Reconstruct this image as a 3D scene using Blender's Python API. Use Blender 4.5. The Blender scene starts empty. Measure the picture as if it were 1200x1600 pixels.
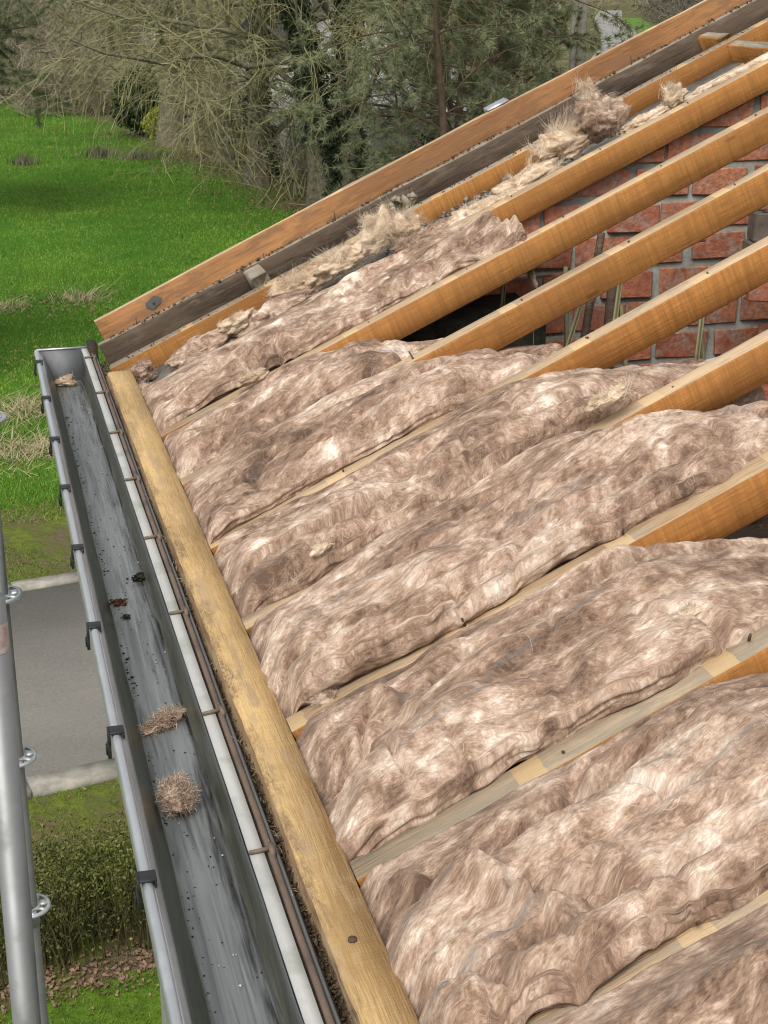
import bpy, bmesh, math, random
import numpy as np
from mathutils import Vector, Matrix
R = math.radians
rng = np.random.default_rng(7)
random.seed(7)
SC = bpy.context.scene
COL = SC.collection

# ------------------------------------------------------------------ camera
cam_d = bpy.data.cameras.new('camera'); cam = bpy.data.objects.new('camera', cam_d); COL.objects.link(cam)
cam.location = (0, 0, 7.0); cam.rotation_euler = (R(90 - 19.9), 0, R(-15.2))
cam_d.sensor_fit = 'HORIZONTAL'; cam_d.sensor_width = 36; cam_d.lens = 69.0
cam_d.clip_start = .05; cam_d.clip_end = 4000
SC.camera = cam
# ------------------------------------------------------------------ sky, sun, exposure
SUN_EL, SUN_AZ = R(52), R(215)          # azimuth clockwise from +Y
w = bpy.data.worlds.new('World'); SC.world = w; w.use_nodes = True
wn = w.node_tree; wn.nodes.clear()
sky = wn.nodes.new('ShaderNodeTexSky'); sky.sky_type = 'NISHITA'; sky.sun_disc = False
sky.sun_elevation = SUN_EL; sky.sun_rotation = SUN_AZ; sky.air_density = 1.0; sky.dust_density = 3.0
hs = wn.nodes.new('ShaderNodeHueSaturation'); hs.inputs['Saturation'].default_value = .12
bg = wn.nodes.new('ShaderNodeBackground'); bg.inputs[1].default_value = .125
wo = wn.nodes.new('ShaderNodeOutputWorld')
wn.links.new(sky.outputs[0], hs.inputs['Color']); wn.links.new(hs.outputs[0], bg.inputs[0]); wn.links.new(bg.outputs[0], wo.inputs[0])
sd = bpy.data.lights.new('sun', 'SUN'); sd.energy = 1.5; sd.angle = R(30); sd.color = (1, .96, .9)
so = bpy.data.objects.new('sun', sd); COL.objects.link(so)
sdir = Vector((math.sin(SUN_AZ) * math.cos(SUN_EL), math.cos(SUN_AZ) * math.cos(SUN_EL), math.sin(SUN_EL)))
so.rotation_euler = sdir.to_track_quat('Z', 'Y').to_euler(); so.location = (-10, -10, 30)
SC.view_settings.view_transform = 'Standard'; SC.view_settings.look = 'None'
SC.view_settings.exposure = 0.45; SC.view_settings.gamma = 1.0
SC.cycles.filter_width = 1.15; SC.cycles.max_bounces = 6; SC.cycles.diffuse_bounces = 3

# ================================================================== helpers
def tag(o, label=None, cat=None, group=None, kind=None):
    if label: o['label'] = label
    if cat: o['category'] = cat
    if group: o['group'] = group
    if kind: o['kind'] = kind
    return o

def empty(name, loc, label=None, cat=None, group=None):
    o = bpy.data.objects.new(name, None); COL.objects.link(o); o.location = loc; o.empty_display_size = .1
    return tag(o, label, cat, group)

def link(name, me, mat=None, parent=None, M=None):
    o = bpy.data.objects.new(name, me); COL.objects.link(o)
    if mat is not None and len(me.materials) == 0:
        for m in (mat if isinstance(mat, (list, tuple)) else [mat]): me.materials.append(m)
    if parent is not None:
        o.parent = parent
        o.matrix_parent_inverse = parent.matrix_basis.inverted()   # local data given in world space
    if M is not None: o.matrix_basis = M
    return o

def mesh_np(name, V, F, smooth=False, mi=None, attrs=None):
    """V (n,3), F (m,3|4) int arrays or list of such"""
    me = bpy.data.meshes.new(name)
    Fs = F if isinstance(F, list) and np.ndim(F[0]) == 2 else [F]
    Fs = [np.asarray(f, np.int32) for f in Fs if len(f)]
    V = np.asarray(V, np.float32)
    nl = sum(f.size for f in Fs); nf = sum(len(f) for f in Fs)
    me.vertices.add(len(V)); me.vertices.foreach_set('co', V.ravel())
    me.loops.add(nl); me.loops.foreach_set('vertex_index', np.concatenate([f.ravel() for f in Fs]))
    me.polygons.add(nf)
    tot = np.concatenate([np.full(len(f), f.shape[1], np.int32) for f in Fs])
    st = np.concatenate([[0], np.cumsum(tot)[:-1]]).astype(np.int32)
    me.polygons.foreach_set('loop_start', st)
    if smooth: me.polygons.foreach_set('use_smooth', np.ones(nf, bool))
    if mi is not None: me.polygons.foreach_set('material_index', np.asarray(mi, np.int32))
    if attrs:
        for k, a in attrs.items():
            a = np.asarray(a, np.float32)
            if a.ndim == 1:
                at = me.attributes.new(k, 'FLOAT', 'POINT'); at.data.foreach_set('value', a)
            else:
                at = me.attributes.new(k, 'FLOAT_VECTOR', 'POINT'); at.data.foreach_set('vector', a.ravel())
    me.update(calc_edges=True); me.validate()
    return me

# ---- numpy noise
_perm = np.random.default_rng(11).permutation(4096).astype(np.int64)
def _hash(i, j, k):
    return _perm[(_perm[(_perm[i & 4095] + j) & 4095] + k) & 4095] / 4095.0
def vnoise(x, y, z=0.0):
    x = np.asarray(x, float); y = np.asarray(y, float); z = np.asarray(z, float) + np.zeros_like(x)
    xi = np.floor(x).astype(np.int64); yi = np.floor(y).astype(np.int64); zi = np.floor(z).astype(np.int64)
    fx = x - xi; fy = y - yi; fz = z - zi
    fx = fx * fx * fx * (fx * (fx * 6 - 15) + 10); fy = fy * fy * fy * (fy * (fy * 6 - 15) + 10); fz = fz * fz * (3 - 2 * fz)
    def L(a, b, t): return a + (b - a) * t
    r = L(L(L(_hash(xi, yi, zi), _hash(xi + 1, yi, zi), fx), L(_hash(xi, yi + 1, zi), _hash(xi + 1, yi + 1, zi), fx), fy),
          L(L(_hash(xi, yi, zi + 1), _hash(xi + 1, yi, zi + 1), fx), L(_hash(xi, yi + 1, zi + 1), _hash(xi + 1, yi + 1, zi + 1), fx), fy), fz)
    return r * 2 - 1
def fbm(x, y, z=0.0, o=3):
    a, s, t = 1.0, 0.0, 0.0
    for _ in range(o):
        s = s + a * vnoise(x, y, z); t += a; a *= .5; x = x * 2.03 + 7.1; y = y * 2.03 + 3.7; z = z * 2.03 + 1.3
    return s / t
def sstep(a, b, x):
    t = np.clip((x - a) / (b - a), 0, 1); return t * t * (3 - 2 * t)
def grid_faces(nu, nv, off=0, wrap=False):
    i = np.arange(nu - 1)[:, None]; j = np.arange(nv if wrap else nv - 1)[None, :]
    j2 = (j + 1) % nv
    a = i * nv + j; b = i * nv + j2; c = (i + 1) * nv + j2; d = (i + 1) * nv + j
    return (np.stack([a, b, c, d], -1).reshape(-1, 4) + off)

def nrm(v):
    return v / np.maximum(np.linalg.norm(v, axis=-1, keepdims=True), 1e-9)

def tubes(P, Rd, sides=3):
    """P (N,K,3) Rd (N,K) -> V,F"""
    N, K, _ = P.shape
    T = np.gradient(P, axis=1) if K > 2 else np.repeat((P[:, 1:] - P[:, :1]), 2, 1)
    T = nrm(T)
    ref = np.where(np.abs(T[:, :1, 2:3]) > .85, np.array([1., 0, 0]), np.array([0, 0, 1.]))
    n = nrm(np.cross(T, np.broadcast_to(ref, T.shape))); b = np.cross(T, n)
    an = np.arange(sides) * 2 * math.pi / sides
    V = P[:, :, None, :] + Rd[:, :, None, None] * (np.cos(an)[None, None, :, None] * n[:, :, None, :] + np.sin(an)[None, None, :, None] * b[:, :, None, :])
    f1 = grid_faces(K, sides, wrap=True)
    F = (f1[None] + (np.arange(N) * K * sides)[:, None, None]).reshape(-1, 4)
    return V.reshape(-1, 3), F
def ribbons(P, W, S):
    """P (N,K,3), W (N,K), S (N,K,3) side vectors"""
    N, K, _ = P.shape
    V = np.stack([P - S * W[..., None], P + S * W[..., None]], 2)
    f1 = grid_faces(K, 2)
    F = (f1[None] + (np.arange(N) * K * 2)[:, None, None]).reshape(-1, 4)
    return V.reshape(-1, 3), F
def leaves(C, size, rg, aspect=.6, up=0.0):
    """diamond leaves with a fold"""
    N = len(C)
    a = nrm(rg.normal(size=(N, 3)) + np.array([0, 0, up])); b = nrm(np.cross(a, rg.normal(size=(N, 3))))
    c = np.cross(a, b)
    s = np.broadcast_to(np.asarray(size, float), (N,))[:, None]
    V = np.stack([C - b * s, C + c * s * aspect + a * s * .2, C + b * s, C - c * s * aspect + a * s * .2], 1)
    F = np.arange(N * 4).reshape(N, 4)
    return V.reshape(-1, 3), np.concatenate([F[:, [0, 1, 2]], F[:, [0, 2, 3]]])

class MB:
    """collects pieces of one mesh"""
    def __init__(s): s.V = []; s.F3 = []; s.F4 = []; s.n = 0; s.m3 = []; s.m4 = []
    def add(s, V, F, mi=0):
        F = np.asarray(F, np.int64) + s.n
        if F.shape[1] == 3: s.F3.append(F); s.m3 += [mi] * len(F)
        else: s.F4.append(F); s.m4 += [mi] * len(F)
        s.V.append(np.asarray(V, float)); s.n += len(V); return s
    def box(s, a, b, mi=0, M=None, jit=0):
        a = np.array(a, float); b = np.array(b, float)
        V = np.array([[x, y, z] for x in (a[0], b[0]) for y in (a[1], b[1]) for z in (a[2], b[2])])
        if jit: V = V + rng.normal(size=V.shape) * jit
        if M is not None: V = V @ np.array(M.to_3x3()).T + np.array(M.translation)
        return s.add(V, [[0, 1, 3, 2], [4, 6, 7, 5], [0, 4, 5, 1], [2, 3, 7, 6], [0, 2, 6, 4], [1, 5, 7, 3]], mi)
    def tube(s, pts, r, sides=8, mi=0, cap=True):
        P = np.array(pts, float)[None]; Rd = np.broadcast_to(np.asarray(r, float), (1, P.shape[1]))
        V, F = tubes(P, Rd, sides); n0 = s.n; s.add(V, F, mi)
        if cap:
            for e in (0, P.shape[1] - 1):
                ring = n0 + e * sides + np.arange(sides); c = s.n
                s.V.append(P[0, e][None]); s.n += 1
                nx = np.roll(ring, -1)
                t = np.stack([ring, nx, np.full(sides, c)], 1)
                s.F3.append(t if e else t[:, ::-1]); s.m3 += [mi] * sides
        return s
    def disc(s, c, r0, r1, th, seg=24, mi=0):
        an = np.arange(seg) * 2 * math.pi / seg
        ring = lambda r, z: np.stack([c[0] + r * np.cos(an), c[1] + r * np.sin(an), np.full(seg, c[2] + z)], 1)
        V = np.concatenate([ring(r0, th / 2), ring(r1, th / 2), ring(r1, -th / 2), ring(r0, -th / 2), ring(r0, th / 2)])
        return s.add(V, grid_faces(5, seg, wrap=True), mi)
    def mesh(s, name, smooth=False, attrs=None):
        V = np.concatenate(s.V); Fs = []; mi = []
        if s.F3: Fs.append(np.concatenate(s.F3)); mi += s.m3
        if s.F4: Fs.append(np.concatenate(s.F4)); mi += s.m4
        return mesh_np(name, V, Fs, smooth, mi, attrs)
    def build(s, name, mat, parent=None, smooth=False, M=None):
        return link(name, s.mesh(name, smooth), mat, parent, M)

# ---- node helper
class NT:
    def __init__(s, name, rough=.8, spec=.3, metal=0.0):
        s.m = bpy.data.materials.new(name); s.m.use_nodes = True; s.t = s.m.node_tree; s.t.nodes.clear()
        s.b = s.new('ShaderNodeBsdfPrincipled'); o = s.new('ShaderNodeOutputMaterial'); s.out = o
        s.t.links.new(s.b.outputs[0], o.inputs[0])
        s.b.inputs['Roughness'].default_value = rough; s.b.inputs['Specular IOR Level'].default_value = spec; s.b.inputs['Metallic'].default_value = metal
    def new(s, t): return s.t.nodes.new(t)
    def set(s, inp, v):
        if hasattr(v, 'links') or isinstance(v, bpy.types.NodeSocket): s.t.links.new(v, inp)
        else: inp.default_value = v
    def co(s, kind='Object'): return s.new('ShaderNodeTexCoord').outputs[kind]
    def attr(s, n, out='Vector'):
        a = s.new('ShaderNodeAttribute'); a.attribute_name = n; return a.outputs[out]
    def map(s, v, sc=(1, 1, 1), loc=(0, 0, 0), rot=(0, 0, 0)):
        m = s.new('ShaderNodeMapping'); s.set(m.inputs[0], v); m.inputs['Scale'].default_value = sc; m.inputs['Location'].default_value = loc; m.inputs['Rotation'].default_value = rot
        return m.outputs[0]
    def noise(s, v, scale=5, det=3, rough=.55, dist=0, out=0):
        n = s.new('ShaderNodeTexNoise'); s.set(n.inputs['Vector'], v); n.inputs['Scale'].default_value = scale; n.inputs['Detail'].default_value = det
        n.inputs['Roughness'].default_value = rough; n.inputs['Distortion'].default_value = dist; return n.outputs[out]
    def vor(s, v, scale=5, feat='F1', out='Distance'):
        n = s.new('ShaderNodeTexVoronoi'); n.feature = feat; s.set(n.inputs['Vector'], v); n.inputs['Scale'].default_value = scale; return n.outputs[out]
    def wave(s, v, scale=5, dist=2, det=2, dsc=1, d='X'):
        n = s.new('ShaderNodeTexWave'); n.bands_direction = d; s.set(n.inputs['Vector'], v); n.inputs['Scale'].default_value = scale
        n.inputs['Distortion'].default_value = dist; n.inputs['Detail'].default_value = det; n.inputs['Detail Scale'].default_value = dsc; return n.outputs['Fac']
    def ramp(s, f, stops):
        r = s.new('ShaderNodeValToRGB'); s.set(r.inputs[0], f); e = r.color_ramp.elements
        while len(e) < len(stops): e.new(.5)
        for k, (p, c) in enumerate(stops):
            e[k].position = p; e[k].color = (*c, 1) if not isinstance(c, (int, float)) else (c, c, c, 1)
        return r.outputs[0]
    def mix(s, f, a, b, mode='MIX'):
        m = s.new('ShaderNodeMix'); m.data_type = 'RGBA'; m.blend_type = mode
        s.set(m.inputs[0], f)
        for q, v in ((6, a), (7, b)): s.set(m.inputs[q], (*v, 1) if isinstance(v, tuple) and len(v) == 3 else ((v, v, v, 1) if isinstance(v, (int, float)) else v))
        return m.outputs[2]
    def math(s, op, a, b=0.0, clamp=False):
        m = s.new('ShaderNodeMath'); m.operation = op; m.use_clamp = clamp; s.set(m.inputs[0], a); s.set(m.inputs[1], b); return m.outputs[0]
    def sep(s, v):
        n = s.new('ShaderNodeSeparateXYZ'); s.set(n.inputs[0], v); return n.outputs
    def rand(s): return s.new('ShaderNodeObjectInfo').outputs['Random']
    def col(s, c): s.set(s.b.inputs['Base Color'], (*c, 1) if isinstance(c, tuple) else c); return s
    def rough(s, v): s.set(s.b.inputs['Roughness'], v); return s
    def bump(s, h, st=.3, d=.01):
        b = s.new('ShaderNodeBump'); b.inputs['Strength'].default_value = st; b.inputs['Distance'].default_value = d; s.set(b.inputs['Height'], h)
        s.t.links.new(b.outputs[0], s.b.inputs['Normal']); return s

# ================================================================== materials
def wool_mat(name, c0, c1, c2, c3, dash=True):
    n = NT(name, .95, .12)
    f = n.attr('flow')
    big = n.noise(n.map(f, (4, 6, 5)), 1, 4, .6, .3)
    st1 = n.noise(n.map(f, (15, 22, 20)), 1, 8, .70, .5)
    st2 = n.noise(n.map(f, (36, 115, 60), (3, 1, 2), (0, 0, .55)), 1, 6, .70, .9)
    st3 = n.noise(n.map(f, (34, 105, 60), (7, 5, 2), (0, 0, -1.0)), 1, 6, .70, .9)
    st4 = n.noise(n.map(f, (120, 520, 90), (1, 2, 2), (0, 0, .15)), 1, 3, .7, .4)
    sel = n.ramp(n.noise(n.map(f, (20, 24, 9), (2, 8, 1)), 1, 3, .6), [(.42, 0), (.58, 1)])
    fib = n.mix(sel, st2, st3)
    blob = n.ramp(n.noise(n.map(f, (15, 21, 20), (4, 4, 4)), 1, 5, .62, .5), [(.55, 0), (.74, 1)])
    def k(x, a): return n.math('MULTIPLY', n.math('SUBTRACT', x, .5), a)
    v = n.math('ADD', k(st1, 1.75), n.math('ADD', k(fib, 1.15), k(st4, .65)))
    v = n.math('ADD', n.math('ADD', v, k(big, 1.45)), n.math('ADD', n.math('MULTIPLY', blob, .30), .42))
    c = n.ramp(v, [(.06, c0), (.40, c1), (.68, c2), (1.0, c3)])
    if dash:
        d = n.math('MULTIPLY', n.attr('dash', 'Fac'), n.math('ADD', n.math('MULTIPLY', n.math('SUBTRACT', st2, .40), 6.0), 0.0, True), True)
        c = n.mix(n.math('MULTIPLY', d, .7), c, (.13, .128, .13))
    n.col(c)
    n.bump(n.math('ADD', n.math('MULTIPLY', st1, .45), n.math('MULTIPLY', fib, .9)), .42, .007)
    n.b.inputs['Sheen Weight'].default_value = .12; n.b.inputs['Sheen Roughness'].default_value = .6; n.b.inputs['Sheen Tint'].default_value = (.9, .8, .7, 1)
    return n.m
M = {}
M['wool'] = wool_mat('brown_wool', (.115, .070, .048), (.30, .196, .136), (.53, .395, .30), (.82, .73, .635))
M['cream_wool'] = wool_mat('cream_wool', (.28, .19, .12), (.50, .36, .24), (.72, .58, .43), (.86, .78, .66), False)
def strand_mat(name, stops):
    n = NT(name, .9, .15); n.col(n.ramp(n.attr('tone', 'Fac'), stops)); return n.m
M['fibre'] = strand_mat('brown_fibre', [(0, (.20, .13, .092)), (.45, (.36, .25, .18)), (.75, (.55, .43, .33)), (1, (.84, .75, .66))])
M['cream_fibre'] = strand_mat('cream_fibre', [(0, (.36, .25, .16)), (.5, (.66, .52, .37)), (1, (.88, .81, .70))])

def wood(name, side, dark, grain=.5, saw=0.0, rough=.75, wear=None, amount=.5, batten=None, flank=None):
    n = NT(name, rough, .25)
    o = n.co('Object'); r = n.rand()
    ofs = n.new('ShaderNodeVectorMath'); ofs.operation = 'ADD'; n.set(ofs.inputs[0], o)
    cb = n.new('ShaderNodeCombineXYZ'); n.set(cb.inputs[0], n.math('MULTIPLY', r, 37.0)); n.set(cb.inputs[1], n.math('MULTIPLY', r, 11.0)); n.t.links.new(cb.outputs[0], ofs.inputs[1])
    v = ofs.outputs[0]
    g1 = n.noise(n.map(v, (2.6, 95, 95)), 1, 6, .68, .9)
    g2 = n.noise(n.map(v, (22, 420, 420)), 1, 3, .65)
    big = n.noise(n.map(v, (1.4, 5, 5)), 1, 3, .55)
    f = n.math('ADD', n.math('MULTIPLY', g1, .5), n.math('MULTIPLY', g2, .55))
    f = n.math('ADD', f, n.math('MULTIPLY', n.math('SUBTRACT', big, .5), .8))
    c = n.ramp(f, [(.36, dark), (.53, side), (.70, tuple(min(1, q * 1.28) for q in side))])
    h = n.math('ADD', g1, g2)
    if saw:
        s1 = n.noise(n.map(v, (170, 3, 7)), 1, 2, .6)
        s2 = n.noise(n.map(v, (60, 40, 6), rot=(0, .12, 0)), 1, 3, .6)
        sm = n.ramp(n.math('ADD', n.math('MULTIPLY', s1, .6), n.math('MULTIPLY', s2, .4)), [(.38, 0), (.62, 1)])
        c = n.mix(n.math('MULTIPLY', sm, saw), c, tuple(q * .62 for q in side))
        h = n.math('ADD', h, n.math('MULTIPLY', s1, 1.0))
    if saw:
        c = n.mix(n.math('MULTIPLY', r, .12), c, tuple(q * k_ for q, k_ in zip(side, (.92, 1.25, 1.9))))
        kd = n.vor(n.map(v, (3.2, 15, 15)), 1.0); kn_ = n.ramp(n.math('ADD', kd, n.math('MULTIPLY', g1, .08)), [(.085, 1), (.14, 0)]); c = n.mix(n.math('MULTIPLY', kn_, .75), c, tuple(q * .35 for q in side))
        c = n.mix(n.ramp(n.noise(n.map(v, (4, 14, 14)), 1, 5, .7, .6), [(.58, 0), (.74, .55)]), c, tuple(q * .55 for q in side))
    if wear:
        m = n.ramp(n.noise(n.map(v, (7, 34, 34)), 1, 5, .65, .4), [(.62 - amount * .3, 0), (.74 - amount * .3, 1)])
        c = n.mix(m, c, wear)
    if batten:
        x = n.sep(o)[0]
        ph = n.math('FRACT', n.math('MULTIPLY', n.math('ADD', x, n.math('MULTIPLY', r, .06)), 1 / .325))
        edge = n.math('MULTIPLY', n.noise(n.map(v, (30, 60, 60)), 1, 2), .03)
        msk = n.math('LESS_THAN', n.math('ADD', ph, edge), .155)
        c = n.mix(n.math('MULTIPLY', msk, .7), c, batten)
    if flank:
        y = n.math('MULTIPLY', n.sep(o)[1], 1 / .08)
        fm = n.math('ADD', n.math('MULTIPLY', y, .75), n.math('MULTIPLY', n.math('SUBTRACT', n.noise(n.map(v, (5, 22, 22)), 1, 7, .75), .5), 2.4))
        sp = n.ramp(n.noise(n.map(v, (90, 260, 260)), 1, 4, .75), [(.44, 0), (.54, 1)])
        c = n.mix(n.math('MULTIPLY', n.ramp(fm, [(.55, 0), (.95, 1)]), n.math('ADD', n.math('MULTIPLY', sp, .6), .3)), c, flank)
        kn = n.ramp(n.noise(n.map(v, (26, 150, 26)), 1, 4, .7), [(.66, 0), (.72, .8)]); c = n.mix(kn, c, flank)
    n.col(c); n.bump(h, .45, .004)
    return n.m
M['rafter_side'] = wood('sawn_orange_pine', (.42, .180, .046), (.27, .105, .026), saw=.75)
M['rafter_top'] = wood('weathered_pine_top', (.50, .36, .22), (.33, .215, .12), wear=(.40, .32, .23), amount=.35, batten=(.66, .47, .26))
M['grey_top'] = wood('greyed_pine_top', (.36, .28, .19), (.22, .165, .11), wear=(.30, .25, .185), amount=.5, batten=(.58, .40, .20))
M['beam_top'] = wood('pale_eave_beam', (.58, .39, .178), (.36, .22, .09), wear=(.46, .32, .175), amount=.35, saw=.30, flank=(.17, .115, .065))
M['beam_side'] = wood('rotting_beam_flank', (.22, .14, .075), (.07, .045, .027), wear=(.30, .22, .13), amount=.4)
M['barge'] = wood('orange_barge_board', (.34, .165, .066), (.20, .092, .038), wear=(.25, .13, .062), amount=.5)
M['dark_board'] = wood('dark_verge_board', (.105, .073, .050), (.045, .032, .024), wear=(.15, .11, .078), amount=.4)
M['grey_wood'] = wood('weathered_grey_wood', (.27, .225, .165), (.13, .105, .075), wear=(.33, .30, .24), amount=.5)
M['dark_wood'] = wood('black_stained_wood', (.05, .036, .026), (.02, .016, .013))

def metal(name, c, rough=.45, metallic=.8, dirt=None, amt=.4, streak=True):
    n = NT(name, rough, .5, metallic); o = n.co('Object')
    a = n.noise(n.map(o, (40, 3, 40) if streak else (20, 20, 20)), 1, 4, .6)
    b = n.noise(o, 9, 4, .6)
    cc = n.mix(a, tuple(q * .78 for q in c), tuple(min(1, q * 1.18) for q in c))
    if dirt:
        m = n.ramp(b, [(.62 - amt * .35, 0), (.75 - amt * .25, 1)]); cc = n.mix(m, cc, dirt)
        n.set(n.b.inputs['Metallic'], n.math('MULTIPLY', n.math('SUBTRACT', 1.0, m), metallic))
    n.col(cc); n.rough(n.math('ADD', n.math('MULTIPLY', b, .35), rough - .15)); n.bump(a, .06, .002)
    return n.m
M['galv'] = metal('galvanised_steel', (.60, .63, .66), .42, .75, (.34, .36, .36), .15)
M['pole'] = metal('scaffold_steel', (.235, .24, .238), .48, .5, (.14, .14, .135), .3, False)
M['black_plastic'] = NT('black_plastic', .5, .4).col((.022, .022, .024)).m
M['strap'] = metal('olive_strap', (.20, .18, .095), .55, .3, (.10, .08, .05), .3, False)
M['rust'] = metal('rusted_iron', (.11, .075, .055), .8, .2, (.075, .04, .025), .4, False)
M['white_flange'] = metal('pale_zinc_flange', (.47, .47, .44), .6, .1, (.33, .34, .30), .3)
M['brown_rod'] = metal('brown_edging_rod', (.165, .115, .082), .6, .1, (.09, .065, .05), .4)
M['lead'] = metal('dull_lead', (.15, .155, .16), .6, .4, (.09, .09, .085), .4)
M['conduit'] = NT('pale_conduit', .5, .4).col((.50, .49, .45)).m

def trough():
    n = NT('wet_zinc_gutter', .4, .5, .15); o = n.co('Object'); x, y, z = n.sep(o)
    st = n.noise(n.map(o, (70, 2.6, 60)), 1, 5, .6, 1.4)
    grime = n.noise(n.map(o, (26, 5, 30)), 1, 5, .65, .6)
    base = n.ramp(st, [(.3, (.10, .108, .108)), (.5, (.19, .205, .205)), (.75, (.27, .285, .285))])
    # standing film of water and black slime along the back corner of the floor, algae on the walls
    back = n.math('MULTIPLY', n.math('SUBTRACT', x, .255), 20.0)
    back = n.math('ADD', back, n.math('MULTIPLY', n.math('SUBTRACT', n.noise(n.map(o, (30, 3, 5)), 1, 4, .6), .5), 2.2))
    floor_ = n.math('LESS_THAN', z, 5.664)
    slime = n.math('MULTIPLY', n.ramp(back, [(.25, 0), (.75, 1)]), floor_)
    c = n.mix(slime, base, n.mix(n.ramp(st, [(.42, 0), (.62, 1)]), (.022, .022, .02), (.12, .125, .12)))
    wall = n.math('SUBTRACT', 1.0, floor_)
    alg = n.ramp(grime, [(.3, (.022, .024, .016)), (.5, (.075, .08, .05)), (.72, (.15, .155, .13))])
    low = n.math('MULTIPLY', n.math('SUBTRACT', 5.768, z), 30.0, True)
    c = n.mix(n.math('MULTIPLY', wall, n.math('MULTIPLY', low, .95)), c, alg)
    n.col(c)
    n.rough(n.mix(slime, n.math('ADD', n.math('MULTIPLY', grime, .4), .18), .16)); n.bump(n.math('ADD', st, grime), .2, .003)
    return n.m
M['trough'] = trough()

def brick_m():
    n = NT('red_brick', .9, .2); o = n.co('Object'); r = n.rand()
    v = n.new('ShaderNodeVectorMath'); v.operation = 'ADD'; n.set(v.inputs[0], o); cb = n.new('ShaderNodeCombineXYZ'); n.set(cb.inputs[0], n.math('MULTIPLY', r, 51.)); n.t.links.new(cb.outputs[0], v.inputs[1]); v = v.outputs[0]
    a = n.noise(v, 11, 5, .65, .5); b = n.noise(v, 60, 4, .7)
    base = n.mix(r, (.43, .145, .078), (.58, .25, .14))
    c = n.mix(n.ramp(a, [(.45, 0), (.72, 1)]), base, (.28, .085, .055))
    c = n.mix(n.ramp(n.noise(v, 9, 6, .75, 1.2), [(.50, 0), (.66, .85)]), c, (.36, .30, .25))
    c = n.mix(n.math('MULTIPLY', n.ramp(b, [(.40, 0), (.66, 1)]), .55), c, (.14, .055, .04))
    n.col(c); n.bump(n.math('ADD', a, b), .8, .007); return n.m
M['brick'] = brick_m()
def plain(name, c0, c1, sc=8, rough=.9, bump=.3, det=5, d=.01):
    n = NT(name, rough, .2); o = n.co('Object'); a = n.noise(o, sc, det, .65, .3); n.col(n.ramp(a, [(.3, c0), (.7, c1)])); n.bump(n.noise(o, sc * 4, 4, .7), bump, d); return n.m
M['mortar'] = plain('grey_mortar', (.15, .15, .13), (.31, .305, .27), 14, .95, .6)
M['grey_brick'] = plain('grey_brown_brick', (.13, .10, .08), (.23, .19, .155), 20)
M['hole_shade'] = NT('brick_hole_shade', .95).col((.03, .025, .022)).m
M['plaster'] = plain('pale_render', (.52, .50, .46), (.62, .60, .56), 3)
M['white_wall'] = plain('white_painted_wall', (.78, .78, .77), (.86, .86, .85), .6)
M['slate'] = plain('dark_roof', (.05, .05, .055), (.09, .09, .09), 2)
M['garden_wall'] = plain('stained_pale_wall', (.30, .31, .30), (.62, .64, .64), .9)
M['glass'] = NT('window_glass', .08, .6).col((.03, .035, .04)).m
M['red_tile'] = plain('red_brown_tiles', (.10, .045, .03), (.16, .07, .045), 3)
M['dirt'] = plain('roof_dirt', (.055, .038, .024), (.17, .12, .075), 60, .95, .8)
M['moss'] = plain('moss_clump', (.012, .012, .008), (.05, .045, .025), 80, .95, .8)
M['rot'] = plain('reddish_rot', (.05, .02, .012), (.16, .06, .035), 90, .95, .8)
M['bark'] = plain('grey_brown_bark', (.09, .08, .05), (.27, .24, .165), 7, .95, .9, 6, .05)
M['twig'] = plain('olive_twig', (.19, .178, .088), (.34, .315, .165), .7, .9, 0)
M['twig_grey'] = plain('grey_brown_twig', (.19, .17, .11), (.32, .285, .195), .5, .9, 0)
M['pine_bark'] = plain('reddish_pine_bark', (.09, .06, .04), (.17, .12, .085), 6, .95, .9, 6, .04)
def leafm(name, c0, c1, sc=1.5, rough=.6, trans=.25):
    n = NT(name, rough, .3); o = n.co('Object'); a = n.noise(o, sc, 3, .6); b = n.noise(o, sc * 17, 2, .6)
    n.col(n.ramp(n.math('ADD', n.math('MULTIPLY', a, .5), n.math('MULTIPLY', b, .5)), [(.36, c0), (.64, c1)]))
    return n.m
M['needle'] = leafm('blue_green_needles', (.105, .125, .062), (.29, .305, .165), 1.2)
M['needle2'] = leafm('olive_needles', (.11, .125, .055), (.25, .265, .13), 1.0)
M['ivy'] = leafm('dark_ivy', (.012, .026, .012), (.04, .07, .03), 2)
M['evergreen'] = leafm('dark_evergreen', (.015, .035, .01), (.05, .085, .025), 2)
M['yellow_leaf'] = leafm('yellow_green_leaves', (.20, .23, .02), (.48, .50, .07), 3)
M['hedge_leaf'] = leafm('hedge_leaves', (.055, .075, .014), (.17, .175, .04), 4)
M['blade'] = leafm('grass_blades', (.085, .16, .017), (.215, .30, .04), .35)
M['lawn_blade'] = leafm('mossy_lawn_blades', (.08, .15, .012), (.17, .25, .03), 1.5)
M['straw'] = leafm('dry_straw', (.28, .22, .12), (.50, .42, .26), 3)
M['dead_leaf'] = leafm('dead_brown_leaves', (.12, .07, .045), (.32, .20, .13), 8)
def asphalt_m():
    n = NT('worn_asphalt', .9, .2); o = n.co('Object'); a = n.noise(n.map(o, (.35, .9, 1)), 1, 5, .6); g = n.noise(o, 70, 3, .7); g2 = n.noise(o, 22, 4, .7)
    c = n.ramp(n.math('ADD', n.math('MULTIPLY', a, .55), n.math('MULTIPLY', g2, .45)), [(.35, (.135, .128, .115)), (.65, (.20, .188, .165))])
    c = n.mix(n.math('MULTIPLY', n.ramp(g, [(.45, 0), (.7, 1)]), .5), c, (.27, .255, .225)); n.col(c); n.bump(g, .5, .01); return n.m
M['asphalt'] = asphalt_m()
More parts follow.
